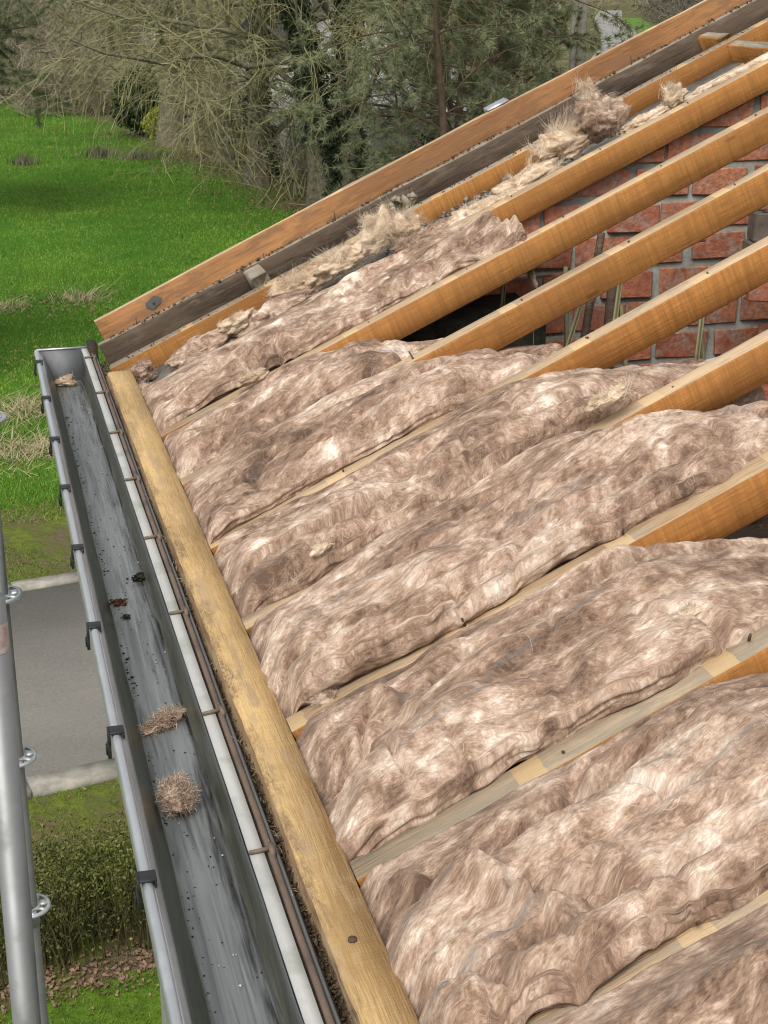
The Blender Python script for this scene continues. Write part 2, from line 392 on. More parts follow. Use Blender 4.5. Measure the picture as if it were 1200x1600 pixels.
M['kerb'] = plain('mossy_concrete', (.19, .18, .145), (.40, .375, .32), 5)

def ground_m():
    n = NT('meadow_ground', .95, .1); o = n.co('Object'); x, y, z = n.sep(o)
    a = n.noise(o, .35, 5, .6); b = n.noise(o, 6, 4, .65); e = n.noise(o, 1.3, 4, .6, .5)
    g = n.ramp(n.math('ADD', n.math('MULTIPLY', a, .5), n.math('MULTIPLY', b, .5)), [(.3, (.030, .095, .008)), (.6, (.062, .175, .013)), (.8, (.10, .22, .03))])
    litter = n.ramp(b, [(.3, (.065, .05, .025)), (.55, (.15, .115, .065)), (.75, (.26, .20, .13))])
    lawn = n.ramp(n.math('ADD', n.math('MULTIPLY', e, .6), n.math('MULTIPLY', b, .4)), [(.44, (.13, .10, .058)), (.54, (.10, .115, .028)), (.68, (.16, .20, .024))])
    # wood edge: right of a wandering line the ground is leaf litter
    edge = n.math('ADD', n.math('SUBTRACT', x, n.math('MULTIPLY', n.math('SUBTRACT', 141.9, y), .106)), n.math('MULTIPLY', n.math('SUBTRACT', n.noise(o, .18, 4, .6), .5), 6.0))
    m1 = n.ramp(n.math('MULTIPLY', n.math('ADD', edge, 1.6), .4), [(.2, 0), (.8, 1)])
    m1 = n.math('MAXIMUM', m1, n.ramp(n.math('MULTIPLY', n.math('SUBTRACT', y, 90.0), .15), [(.2, 0), (.8, 1)]))
    c = n.mix(n.math('MULTIPLY', m1, n.ramp(e, [(.30, .45), (.6, 1)])), g, litter)
    near = n.math('LESS_THAN', n.math('SUBTRACT', y, n.math('MULTIPLY', n.math('SUBTRACT', e, .5), 4.)), 20.2)
    c = n.mix(near, c, lawn)
    c = n.mix(n.math('LESS_THAN', n.math('SUBTRACT', y, n.math('MULTIPLY', x, .18)), 9.25), c, n.ramp(b, [(.3, (.05, .10, .012)), (.7, (.12, .20, .02))]))
    n.col(c); n.bump(b, .8, .08); return n.m
M['ground'] = ground_m()

# ================================================================== ground and roads
me = mesh_np('ground', [[-900, -300, 0], [1500, -300, 0], [1500, 2600, 0], [-900, 2600, 0]], [[0, 1, 2, 3]])
tag(link('ground', me, M['ground']), 'green meadow and woodland floor around the house', kind='structure')
SL = .185
def strip(name, y0, y1, xa, xb, z0, z1, mat, **k):
    b = MB(); V = []
    for x in (xa, xb):
        for yy in (y0, y1):
            for z in (z0, z1): V.append([x, yy + SL * (x - .4), z])
    b.add(V, [[0, 1, 3, 2], [4, 6, 7, 5], [0, 4, 5, 1], [2, 3, 7, 6], [0, 2, 6, 4], [1, 5, 7, 3]])
    return b.build(name, mat, **k)
road = strip('road', 12.50, 17.12, -45, 60, -.05, .004, M['asphalt']); tag(road, 'worn grey tarmac road crossing below the gutter', kind='structure')
for nm, ya, yb, lab in (('kerb', 17.12, 17.36, 'low concrete kerb on the meadow side of the road'), ('kerb', 12.20, 12.50, 'low concrete kerb on the hedge side of the road')):
    kb = MB(); x = -6.0
    root = strip('kerb', ya + .02, yb - .02, -45, 60, -.1, .03, M['kerb']); tag(root, lab, kind='structure')
    kmesh = None
    for i in range(12):
        b = MB(); b.box((0, 0, -.05), (.985, yb - ya, 0.055 + .006 * (i % 3)), jit=.006)
        o = b.build('kerbstone', M['kerb'], None)
        o.location = (x, ya + SL * (x - .4) + .004, 0); o.rotation_euler = (0, 0, math.atan(SL)); x += 1.0
        o.parent = root
# far lane seen beyond the verge
def lane(name, pts, wd, z, mat, lab):
    P = np.array(pts, float); T = nrm(np.gradient(P, axis=0)); S = np.stack([T[:, 1], -T[:, 0]], 1)
    V = np.concatenate([np.c_[P - S * wd / 2, np.full(len(P), z)], np.c_[P + S * wd / 2, np.full(len(P), z)]])
    n = len(P); F = [[i, i + n, i + n + 1, i + 1] for i in range(n - 1)]
    return tag(link(name, mesh_np(name, V, np.array(F)), mat), lab, kind='structure')
M['lane'] = plain('pale_lane_tarmac', (.24, .235, .225), (.31, .305, .29), .2, .85, .1)
lane('lane', [(8.5, 20), (28, 66), (57.5, 130), (72, 161), (120, 277), (150, 345)], 5.2, .006, M['lane'], 'pale narrow lane running straight into the distance')
M['verge_grass'] = plain('bright_verge_grass', (.06, .15, .012), (.13, .26, .03), .4)
lane('grass_verge', [(62, 130), (78, 165), (102, 222), (124, 275)], 3.4, .010, M['verge_grass'], 'strip of bright green grass along the distant lane')
lane('path', [(68, 150), (84, 152), (96, 150)], 2.4, .014, M['lane'], 'short pale side path joining the distant lane')

# ================================================================== the house under the roof
T25 = math.tan(R(25)); X0, Z0 = .432, 5.792
def zr(X): return Z0 + T25 * (X - X0)
C25, S25 = math.cos(R(25)), math.sin(R(25))
house = empty('house', (.5, 0, 0), 'house whose opened roof fills the picture, walls below the eaves', 'house')
b = MB(); b.box((.375, -3, 0), (.47, 4.46, 5.60)); b.build('front_wall', M['plaster'], house)
b = MB(); b.box((.50, -3, 5.36), (5.2, 4.45, 5.44)); b.build('attic_floor', M['dark_wood'], house)
b = MB(); b.box((5.2, -3, 0), (5.4, 4.46, 6.2)); b.build('rear_wall', M['plaster'], house)

def slope_matrix(X, Y, dz=0.0):
    m = Matrix(((C25, 0, -S25, X), (0, 1, 0, Y), (S25, 0, C25, zr(X) + dz), (0, 0, 0, 1))); return m
def beam_mesh(name, L, wy, h, seg=14, ch=.003, warp=.0015, seed=0, top_mi=1, taper=None):
    """local: x 0..L, y -wy..0 , z -h..0, chamfered and slightly uneven"""
    rg = np.random.default_rng(seed)
    prof = np.array([[-ch, 0], [-wy + ch, 0], [-wy, -ch], [-wy, -h + ch], [-wy + ch, -h], [-ch, -h], [0, -h + ch], [0, -ch]])
    xs = np.linspace(0, L, seg); V = []
    for i, x in enumerate(xs):
        p = prof + rg.normal(size=prof.shape) * warp * .5 + np.array([math.sin(x * 1.7 + seed) * warp * 1.5, math.sin(x * 2.3 + seed * 2) * warp])
        V.append(np.c_[np.full(8, x), p])
    V = np.concatenate(V); F = grid_faces(seg, 8, wrap=True)
    mi = np.tile(np.array([top_mi, 0, 0, 0, 0, 0, 0, 0]), seg - 1)
    b = MB(); b.V = [V]; b.n = len(V)
    for e in (0, seg - 1):
        r = e * 8 + np.arange(8); q = np.array([[r[0], r[1], r[2], r[3]], [r[0], r[3], r[4], r[7]], [r[4], r[5], r[6], r[7]]])
        F = np.concatenate([F, q if e == 0 else q[:, ::-1]]); mi = np.concatenate([mi, [0, 0, 0]])
    b.F4 = [F[:, ::-1]]; b.m4 = list(mi)
    return b.mesh(name)

# ---- eave beam (lies along the wall head)
def eave_beam():
    Y = np.linspace(.45, 4.80, 120); rg = np.random.default_rng(3)
    prof = [(.432, 5.792), (.362, 5.7915), (.3575, 5.786), (.353, 5.755), (.349, 5.70), (.349, 5.655), (.432, 5.655)]
    V = []
    for i, y in enumerate(Y):
        for k, (x, z) in enumerate(prof):
            dx = dz = 0
            if k in (1, 2, 3): dx = .005 * fbm(np.array([y * 9.]), np.array([k * 1.7]), o=4)[0] + .004 * math.sin(y * 1.1); dz = .004 * fbm(np.array([y * 14.]), np.array([k * 3.1 + 9]), o=3)[0] - (.002 if k == 1 else 0)
            if k == 0: dx = .0015 * fbm(np.array([y * 6.]), np.array([3.3]), o=3)[0]
            V.append([x + dx, y + (.05 * (x - .432) / .08 if i == len(Y) - 1 else 0), z + dz])
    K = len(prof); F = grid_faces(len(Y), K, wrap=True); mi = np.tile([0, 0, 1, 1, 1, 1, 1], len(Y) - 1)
    V = np.array(V)
    # local frame: x along the beam so that the grain runs with it
    Vl = np.c_[V[:, 1], -V[:, 0] + .432, V[:, 2] - 5.792]
    cap = np.array([[0, 1, 2, 3], [0, 3, 4, 6], [3, 4, 5, 6]]); cap = np.array([[0, 1, 2, 3], [0, 3, 5, 6]])
    F = np.concatenate([F, cap, cap[:, ::-1] + (len(Y) - 1) * K]); mi = np.concatenate([mi, [0] * 4])
    me = mesh_np('eave_beam', Vl, F[:, ::-1], False, mi)
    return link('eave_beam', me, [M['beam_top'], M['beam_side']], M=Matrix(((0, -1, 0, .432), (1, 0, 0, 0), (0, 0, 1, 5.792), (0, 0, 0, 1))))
eb = eave_beam(); tag(eb, 'long pale timber beam along the eaves behind the gutter', 'beam')
def nail_head(p, parent, r=.006):
    b = MB(); b.tube([p, (p[0], p[1], p[2] + .004)], r, 8); o = b.build('nail', M['rust'], parent)
    return o
for y in (1.61,): nail_head((.39 + .004 * math.sin(y * 9), y, 5.790), eb, .0065)

# ---- rafters
RY = [4.946 - .45 * k for k in range(10)]
names = ['gable rafter with pale top, next to the dark verge board',
         'sawn orange rafter nearest the gable, its upper half bare beside the brickwork',
         'second orange rafter in from the gable, half buried in wool',
         'third orange rafter in from the gable, crossing the dark attic gap',
         'fourth rafter in from the gable, bare in front of the olive straps',
         'fifth rafter in from the gable, a thin strip between two batts',
         'sixth rafter in from the gable, side bare at the right edge',
         'seventh rafter in from the gable, greyed top with pale lath mark',
         'rafter at the bottom right corner, nearest the camera']
rafters = []
for k in range(9):
    L = 4.3; x_start = X0 + .002 if k else .375
    me = beam_mesh('rafter', L, .055, .083, seed=k + 1, warp=.0016)
    top = M['grey_top'] if k in (0, 7) else M['rafter_top']
    o = link('rafter', me, [M['rafter_side'], top], M=slope_matrix(x_start, RY[k], -.001 - .0015 * (k % 3)))
    tag(o, names[k], 'rafter', 'rafters of the opened roof'); rafters.append(o)
    rg = np.random.default_rng(100 + k)
    for q in range(7):
        xl = .325 * (q + 1) + .025; b = MB(); b.tube([(xl, -.028 + rg.normal() * .008, -.002), (xl, -.028 + rg.normal() * .003, .0035 if rg.random() > .15 else .02)], .0024, 6)
        n = b.build('nail', M['rust']); n.parent = o

# ---- verge boards and noggings
def sloped(name, X, Y, L, wy, h, dz, mats, lab, cat, seed, group=None):
    me = beam_mesh(name, L, wy, h, 26, .004, .0025, seed)
    return tag(link(name, me, mats, M=slope_matrix(X, Y, dz)), lab, cat, group)
out_b = sloped('barge_board', .352, 5.205, 4.3, .036, .225, .116, [M['barge'], M['rafter_top']], 'tall orange-brown barge board on the outer edge of the gable', 'board', 31)
dk_b = sloped('verge_board', .360, 5.165, 4.3, .040, .100, .032, [M['dark_board'], M['grey_wood']], 'dark stained board against the inside of the barge board', 'board', 32)
b = MB(); b.box((.325, 5.10, 5.70), (.354, 5.20, 5.80), jit=.003); b.box((.327, 5.04, 5.68), (.343, 5.19, 5.775), jit=.003); tag(b.build('end_block', M['dark_wood']), 'black rotten end block at the foot of the verge boards', 'block')
def nogging(x, y0, y1, wd, h, dz, mat, lab, seed, topm=None):
    me = beam_mesh('nogging', y0 - y1, wd, h, 5, .005, .003, seed, 1)
    m = slope_matrix(x, y0, dz) @ Matrix.Rotation(R(-90), 4, 'Z')
    return tag(link('nogging', me, [mat, topm or mat], M=m), lab, 'timber')
nogging(.935, 5.122, 4.96, .062, .07, .028, M['grey_wood'], 'short greyed block spanning the verge gap low on the gable', 41)
nogging(2.62, 5.122, 4.95, .045, .075, .010, M['rafter_side'], 'short timber piece butting the dark board high on the gable', 42, M['grey_wood'])
nogging(2.615, 4.95 - .056, 4.499, .045, .08, -.004, M['rafter_side'], 'cross timber with dirty top between the two uppermost rafters', 43, M['grey_wood'])
# metal plate and nails on the barge board
b = MB(); b.add([[.532, 5.1655, 5.925], [.562, 5.1655, 5.952], [.590, 5.1655, 5.945], [.585, 5.1655, 5.925], [.560, 5.1655, 5.903], [.535, 5.1655, 5.910]], [[0, 1, 2, 3], [0, 3, 4, 5]])
b.build('metal_plate', M['lead'], out_b); b = MB(); b.tube([(.561, 5.166, 5.928), (.561, 5.160, 5.928)], .004, 6); b.build('nail', M['rust'], out_b)
for (x, dz, ln) in ((.50, .05, .03), (1.22, .055, .03), (2.33, .055, .03), (.96, .05, .02)):
    b = MB(); b.tube([(x, 5.145, zr(x) + dz - .03), (x - .006, 5.146, zr(x) + dz + ln - .022)], .0022, 5); b.build('nail', M['rust'], dk_b)
b = MB(); b.box((0, 0, 0), (.085, .05, .003)); b.box((0, 0.045, -.03), (.085, .05, 0)); o = b.build('flashing', M['galv']); o.matrix_basis = slope_matrix(1.80, 5.19, .122) @ Matrix.Rotation(R(6), 4, 'X'); tag(o, 'small bright metal flashing bent over the barge board', 'flashing')
# dirt along the dark board top and in the gap
def lumps(name, C, size, mat, seed, lab=None, parent=None, kind='stuff'):
    rg = np.random.default_rng(seed); C = np.asarray(C, float); N = len(C)
    base = np.array([[1, 0, 0], [-1, 0, 0], [0, 1, 0], [0, -1, 0], [0, 0, 1], [0, 0, -1]], float)
    Fb = np.array([[0, 2, 4], [2, 1, 4], [1, 3, 4], [3, 0, 4], [2, 0, 5], [1, 2, 5], [3, 1, 5], [0, 3, 5]])
    s = np.broadcast_to(np.asarray(size, float), (N,))
    V = C[:, None] + base[None] * s[:, None, None] * (.5 + rg.random((N, 6, 3))) * np.array([1, 1, .6]) + rg.normal(size=(N, 6, 3)) * s[:, None, None] * .2
    F = (Fb[None] + (np.arange(N) * 6)[:, None, None]).reshape(-1, 3)
    o = link(name, mesh_np(name, V.reshape(-1, 3), F), mat, parent); tag(o, lab, None, None, kind); return o
rg = np.random.default_rng(5)
xs = rg.uniform(.4, 2.9, 420); lumps('grit', np.c_[xs, 5.128 + rg.random(420) * .034, zr(xs) + .0365 + rg.random(420) * .002], rg.uniform(.0015, .006, 420), M['dirt'], 6, parent=dk_b)
xs = rg.uniform(.42, 2.7, 260); lumps('grit', np.c_[xs, 4.90 + rg.random(260) * .04, zr(xs) + .001], rg.uniform(.0012, .004, 260), M['dirt'], 7, parent=rafters[0])

# ================================================================== gable wall, brick by brick
gw = empty('gable_wall', (2, 4.47, 0), 'red brick gable wall with grey mortar behind the rafters', 'wall')
YW = 4.47
b = MB(); top = lambda X: zr(X) - .098
V = []
for y in (YW + .009, 4.86):
    V += [[.47, y, 0], [5.2, y, 0], [5.2, y, top(5.2)], [.47, y, top(.47)]]
b.add(V, [[0, 1, 2, 3], [5, 4, 7, 6], [0, 3, 7, 4], [1, 5, 6, 2], [3, 2, 6, 7]]); b.build('mortar_core', M['mortar'], gw)
BL, BH, JT = .185, .087, .022
def brick_mesh(seed, L=BL, cut=None):
    rg = np.random.default_rng(seed); bm = bmesh.new(); bmesh.ops.create_cube(bm, size=1)
    for v in bm.verts: v.co = Vector(((v.co.x + .5) * L, (v.co.y + .5) * .09, (v.co.z + .5) * BH)) + Vector(rg.normal(size=3) * .0024)
    if cut:
        bmesh.ops.bisect_plane(bm, geom=bm.verts[:] + bm.edges[:] + bm.faces[:], plane_co=cut, plane_no=Vector((-S25, 0, C25)), clear_outer=True)
        if bm.faces: bmesh.ops.holes_fill(bm, edges=bm.edges[:])
    if bm.faces: bmesh.ops.bevel(bm, geom=bm.edges[:], offset=.003, segments=1, affect='EDGES')
    me = bpy.data.meshes.new('brick'); bm.to_mesh(me); n = len(bm.faces); bm.free(); me.materials.append(M['brick'])
    return me if n else None
variants = [brick_mesh(s) for s in range(8)]; rgb = np.random.default_rng(21)
zc = 5.46; row = 0
while zc < 7.0:
    x = .62 + (row % 2) * (BL + JT) / 2
    while x < 3.6:
        vis = top(x + BL) > zc + .01
        if x > .8 and vis and zc > 5.45:
            full = top(x) > zc + BH + .005
            if full: me = variants[int(rgb.integers(8))]
            else:
                me = brick_mesh(int(rgb.integers(1000)), cut=Vector((0, 0, top(x) - zc)))
            if me:
                o = bpy.data.objects.new('brick', me); COL.objects.link(o); o.parent = gw; o.matrix_parent_inverse = gw.matrix_basis.inverted()
                o.location = (x + rgb.normal() * .005, YW + rgb.normal() * .002, zc + rgb.normal() * .003); o.rotation_euler = (0, rgb.normal() * .006, rgb.normal() * .008)
        x += BL + JT
    zc += BH + JT; row += 1
# mortar bed and rubble on the wall head between gable rafter and first rafter
xs = rg.normal(1.62, .16, 260); lumps('mortar_rubble', np.c_[xs, rg.uniform(4.70, 4.88, 260), zr(xs) - .07 + rg.normal(size=260) * .010], rg.uniform(.003, .014, 260), M['mortar'], 9, parent=gw)
b = MB()
V = []
for y in (4.50, 4.888): V += [[.47, y, zr(.47) - .13], [4.4, y, zr(4.4) - .13], [4.4, y, zr(4.4) - .075], [.47, y, zr(.47) - .075]]
b.add(V, [[0, 1, 2, 3], [5, 4, 7, 6], [0, 3, 7, 4], [1, 5, 6, 2], [3, 2, 6, 7]]); b.build('mortar_bed', M['mortar'], gw)
xs = rg.normal(1.43, .025, 20); lumps('mortar_lump', np.c_[xs, rg.uniform(4.97, 5.10, 20), zr(xs) + .0 + rg.random(20) * .025], rg.uniform(.012, .026, 20), M['grey_wood'], 12, 'grey lump of old mortar stuck in the verge gap', None, None)
bpy.data.objects['mortar_lump']['category'] = 'mortar'

# loose bricks, straps, conduits in the attic
def loose_brick(loc, rz, lab, mat, sz=(.19, .09, .09), holes=False):
    bm = bmesh.new(); bmesh.ops.create_cube(bm, size=1)
    for v in bm.verts: v.co = Vector((v.co.x * sz[0], v.co.y * sz[1], v.co.z * sz[2]))
    bmesh.ops.bevel(bm, geom=bm.edges[:], offset=.004, segments=1, affect='EDGES')
    me = bpy.data.meshes.new('loose_brick'); bm.to_mesh(me); bm.free()
    o = link('loose_brick', me, mat); o.location = loc; o.rotation_euler = (0, 0, R(rz)); tag(o, lab, 'brick')
    if holes:
        for hx in (-.06, -.02, .02, .06):
            for hy in (-.02, .02):
                hb = MB(); hb.tube([(hx, hy, sz[2] / 2 - .02), (hx, hy, sz[2] / 2 + .0012)], .012, 10); h = hb.build('hole_shade', M['hole_shade']); h.parent = o  # solid plugs; the shade inside each perforation is put into their dark colour
pr = empty('brick_pier', (2.5, 4.2, 5.44), 'short brick pier standing out from the gable wall at the right edge', 'pier')
rgp = np.random.default_rng(33)
for r_ in range(6):
    for c_ in range(3):
        me = variants[int(rgp.integers(8))]; o = bpy.data.objects.new('brick', me); COL.objects.link(o); o.parent = pr
        ang = R(-28); d = c_ * .2 + (r_ % 2) * .1
        o.location = (-.09 + d * math.cos(ang), .02 + d * math.sin(ang), r_ * .1); o.rotation_euler = (0, 0, ang)
lb = 5.44 + .6
loose_brick((2.42, 4.14, lb + .047), -24, 'orange loose brick lying on the pier, lowest of the pile', M['brick'])
loose_brick((2.415, 4.17, lb + .139), -8, 'plain grey-brown loose brick in the middle of the pile', M['grey_brick'])
loose_brick((2.425, 4.165, lb + .231), -14, 'grey-brown perforated brick on top of the pile', M['grey_brick'], holes=True)
def strap(p0, p1, lab, wd=.008):
    b = MB(); p0 = Vector(p0); p1 = Vector(p1); d = (p1 - p0); L = d.length
    m = Matrix.Translation(p0) @ d.to_track_quat('Z', 'Y').to_matrix().to_4x4()
    b.box((-wd, -.0012, 0), (wd, .0012, L)); b.box((-.0015, .0013, 0), (.0015, .012, L)); o = b.build('metal_strap', M['strap']); o.matrix_basis = m
    return tag(o, lab, 'strap', 'olive metal straps standing in the attic')
strap((2.06, 4.0, 5.44), (2.095, 4.0, 6.09), 'leaning olive strap, tallest of the right hand pair')
strap((2.17, 4.0, 5.44), (2.085, 4.02, 6.04), 'olive strap leaning left, right of the tallest one')
strap((1.80, 4.1, 5.44), (1.865, 4.1, 6.17), 'olive strap poking above the fourth rafter')
strap((1.95, 4.1, 5.44), (1.86, 4.1, 6.06), 'upright olive strap in the middle under the fourth rafter')
strap((1.60, 4.2, 5.44), (1.80, 4.2, 6.12), 'slanting olive strap crossing the middle pair')
strap((1.78, 4.25, 5.44), (1.735, 4.25, 6.16), 'olive strap seen between third and fourth rafters')
strap((1.64, 4.2, 5.44), (1.615, 4.2, 6.05), 'short olive strap left of the slanting one')
strap((1.52, 4.3, 5.44), (1.565, 4.3, 6.17), 'thin olive strap by the dark opening under the second rafter', .005)
def stake(x, y, z0, z1, lab, lean=.02, w_=.011):
    b = MB(); b.box((-w_, -.012, 0), (w_, .012, z1 - z0), jit=.002); o = b.build('wood_stake', M['dark_board']); o.location = (x, y, z0); o.rotation_euler = (0, lean, 0); return tag(o, lab, 'stake')
stake(1.80, 4.35, 5.44, 6.25, 'short splintered brown stake against the bricks, upper one', .12)
stake(1.90, 4.32, 5.44, 6.08, 'brown stake standing by the bricks, lower one', .05)
def pipe(pts, r, lab, mat):
    b = MB(); b.tube(pts, r, 8); return tag(b.build('pipe', mat, smooth=True), lab, 'pipe')
pipe([(1.95, 4.18, 5.79), (2.30, 4.2, 5.853), (2.75, 4.22, 5.90)], .008, 'pale conduit running low along the brick wall', M['conduit'])
pipe([(1.95, 4.42, 6.17), (2.3, 4.42, 6.19)], .004, 'thin grey rod on the bricks under the third rafter', M['lead'])
pipe([(1.44, 4.40, 6.085), (1.75, 4.40, 6.105)], .004, 'thin grey rod left, under the second rafter', M['lead'])
b = MB(); b.box((-.3, -.02, -.02), (.3, .02, .02)); o = b.build('timber', M['dark_wood']); o.location = (1.60, 4.05, 5.90); o.rotation_euler = (0, R(14), 0); tag(o, 'dark timber lying behind the wool by the attic opening', 'timber')
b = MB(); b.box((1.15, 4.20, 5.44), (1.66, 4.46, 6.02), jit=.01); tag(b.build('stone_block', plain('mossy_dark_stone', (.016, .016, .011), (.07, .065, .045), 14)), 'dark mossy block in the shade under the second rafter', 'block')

# ================================================================== insulation
def wool_strands(Pg, Ng, th, n, seed, length=(3, 10), lift=(.0004, .0022), width=(.0001, .00024), cream=.08, edge_boost=None):
    """strands that run over a surface grid Pg (nu,nv,3) with normals Ng"""
    rg = np.random.default_rng(seed); nu, nv, _ = Pg.shape; K = 6
    i = rg.uniform(0, nu - 1, n); j = rg.uniform(0, nv - 1, n)
    if edge_boost is not None:
        m = rg.random(n) < .6; j[m] = rg.uniform(edge_boost[0], edge_boost[1], m.sum())
    L = rg.uniform(length[0], length[1], n); a = th[i.astype(int), j.astype(int)] + rg.normal(0, .45, n); cv = rg.normal(0, .85, n)
    lf = rg.uniform(lift[0], lift[1], n) * (1 + 3 * (rg.random(n) < .06)); pts = []; nn = []
    for k in range(K):
        ii = np.clip(i, 0, nu - 1.001); jj = np.clip(j, 0, nv - 1.001); i0 = ii.astype(int); j0 = jj.astype(int); fi = (ii - i0)[:, None]; fj = (jj - j0)[:, None]
        p = (Pg[i0, j0] * (1 - fi) + Pg[i0 + 1, j0] * fi) * (1 - fj) + (Pg[i0, j0 + 1] * (1 - fi) + Pg[i0 + 1, j0 + 1] * fi) * fj
        nm = Ng[i0, j0]
        arc = math.sin(math.pi * (k + .3) / K)
        pts.append(p + nm * (lf * (.25 + arc))[:, None] + rg.normal(size=(n, 3)) * .0006); nn.append(nm)
        i = i + np.cos(a) * L / (K - 1); j = j + np.sin(a) * L / (K - 1); a = a + cv
    P = np.stack(pts, 1); Nn = np.stack(nn, 1)
    T = nrm(np.gradient(P, axis=1)); S = nrm(np.cross(T, Nn))
    W = rg.uniform(width[0], width[1], n)[:, None] * np.array([.35, .9, 1, 1, .8, .2])[None]
    V, F = ribbons(P, W, S)
    tone = np.clip(rg.normal(.52, .13, n) + (rg.random(n) < cream) * rg.uniform(.2, .5, n), 0, 1)
    return V, F, np.repeat(tone, K * 2)

def flow_coords(X, Y, seed, amp=1.0):
    wx = .042 * fbm(X * 3.1, Y * 3.6, seed, 2) + .007 * fbm(X * 11, Y * 13, seed + 5, 2)
    wy = .042 * fbm(X * 2.7 + 9, Y * 4.2 + 4, seed + 2, 2) + .007 * fbm(X * 12 + 3, Y * 11, seed + 7, 2)
    return X + wx * amp, Y + wy * amp

def grid_normals(P):
    du = np.gradient(P, axis=0); dv = np.gradient(P, axis=1); n = nrm(np.cross(du, dv)); return n

# k: far Y, near Y, x end, crest X, height, far drape, label
def batt(k, yf, yn, x1, xc, h, lab, seed, dashes=(), flat=1.0, x0=.426, hn=1.0, n_str=1300, endround=True, dip=0.0, ridges=()):
    st = .0058
    nx = int((x1 - x0) / st); nt = int(abs(yf - yn) / st); ns = 16; nf = 5
    X = np.linspace(x0, x1, nx)[:, None]
    nv = nf + nt + ns
    edge_n = .022 * fbm(X * 4.1, X * 0 + seed, o=3) + .007 * fbm(X * 18, X * 0 + seed + 3, o=2)
    edge_f = .034 * fbm(X * 3.7, X * 0 + seed + 9, o=3)
    lob = np.maximum(0, vnoise(X * 2.7 + 3, X * 0 + seed * 1.37)) ** 1.4 * (.055 if k not in (1, 8) else 0); lobn = np.maximum(0, vnoise(X * 3.3 + 8, X * 0 + seed * 2.11)) ** 1.4 * (.045 if k != 7 else 0)
    lob = lob * sstep(x0 + .06, x0 + .16, X) * (1 - sstep(xc - .1, xc, X)); lobn = lobn * sstep(x0 + .05, x0 + .14, X)
    YF = yf - .004 + edge_f + lob; YN = yn + .008 + edge_n - lobn
    # envelope along the slope
    er = .03 * vnoise(np.full_like(X, seed * 3.3), np.full_like(X, 1.7)); env = sstep(x0 - .06, x0 + .075 + er, X)
    start = -.042 * (1 - sstep(x0 - .004, x0 + .034 + er * .5, X))
    over = np.maximum(0, X - xc)
    drop = -T25 * flat * (np.sqrt(over ** 2 + .004) - .063) * (X > xc - .3) * 1.0
    drop = np.where(X > xc, drop, 0) - dip * sstep(xc, xc + .25, X)
    endf = -(.16 if k < 5 else .55) * sstep(x1 - (.06 if k < 5 else .22), x1, X) ** 2 if endround else 0 * X
    # top strip
    t = np.linspace(0, 1, nt)[None]; u = t
    Yt = YF + (YN - YF) * t
    cross = .12 + .80 * sstep(-.02, .46, u) + .10 * np.sin(u * 5 + seed) * sstep(0, .2, u)
    nearr = np.sqrt(np.clip(1 - np.clip((u - .90) / .12, 0, 1) ** 2, 0, 1))
    base = (-.002 + .80 * h * cross * hn) * env * (.35 + .65 * nearr) + start + drop + endf
    Xt = X + 0 * Yt
    # woolly relief: warped billows, long creases down the slope, knots
    wx, wy = flow_coords(Xt, Yt, seed)
    fold = np.abs(fbm(wx * 1.8, wy * 7.0, seed, 2)); fold2 = .5 + .5 * fbm(wx * 9 + 4, wy * 13, seed + 3, 2); pil = fbm(wx * 6.5, wy * 9, seed + 6, 3)
    long_ = fbm(Xt * 1.6, Yt * 6 + Xt * 1.2, seed + 8, 2)
    fine = np.abs(fbm(wx * 24, wy * 38, seed + 11, 2)); fine2 = fbm(wx * 45, wy * 90, seed + 13, 2)
    cz = vnoise(wx * 1.5 + wy * .8, wy * 5.5, seed + 15) ; cz2 = vnoise(wx * 4.5, wy * 4.0 + wx * 2, seed + 16)
    crease = -.044 * np.exp(-(cz / .06) ** 2) * sstep(-.5, .1, vnoise(Xt * 3, Yt * 3, seed + 18)) - .026 * np.exp(-(cz2 / .06) ** 2) * sstep(-.1, .4, vnoise(Xt * 4, Yt * 4, seed + 20))
    cz3 = vnoise(wx * 9 + 2, wy * 13, seed + 23); cz4 = vnoise(wx * 5, wy * 21 + 3, seed + 25)
    crease = crease - .017 * np.exp(-(cz3 / .09) ** 2) * sstep(-.05, .5, vnoise(Xt * 5 + 1, Yt * 5, seed + 27)) - .015 * np.exp(-(cz4 / .10) ** 2) * sstep(0, .5, vnoise(Xt * 4 + 7, Yt * 5, seed + 29))
    rel = .080 * np.minimum(fold, .32) + .026 * fold2 + .016 * pil + .020 * long_ + .011 * fine + .0018 * fine2 - .030 + crease
    for (ax_, ay_, bx_, by_, rh, rw_) in ridges:
        dx_, dy_ = bx_ - ax_, by_ - ay_; tt = np.clip(((Xt - ax_) * dx_ + (Yt - ay_) * dy_) / (dx_ ** 2 + dy_ ** 2), 0, 1)
        dd_ = np.hypot(Xt - ax_ - tt * dx_, Yt - ay_ - tt * dy_) + .008 * fbm(Xt * 9, Yt * 9, seed + 90, 2)
        rel = rel + rh * (1.45 if rh < 0 else 1.15) * np.exp(-(dd_ / rw_) ** 2)
    ew = sstep(0, .34, u) * (.4 + .6 * env)
    base = base + rel * (.22 + .78 * ew) + .45 * lob * (1 - sstep(.05, .30, u))
    Zt = zr(Xt) + base
    # near side, torn and bulging
    s = np.linspace(0, 1, ns + 1)[None, 1:]
    hgt = (Zt[:, -1:] - (zr(X) - .03 - .09 * sstep(xc - .05, xc + .15, X) + drop + start * .5 + endf))
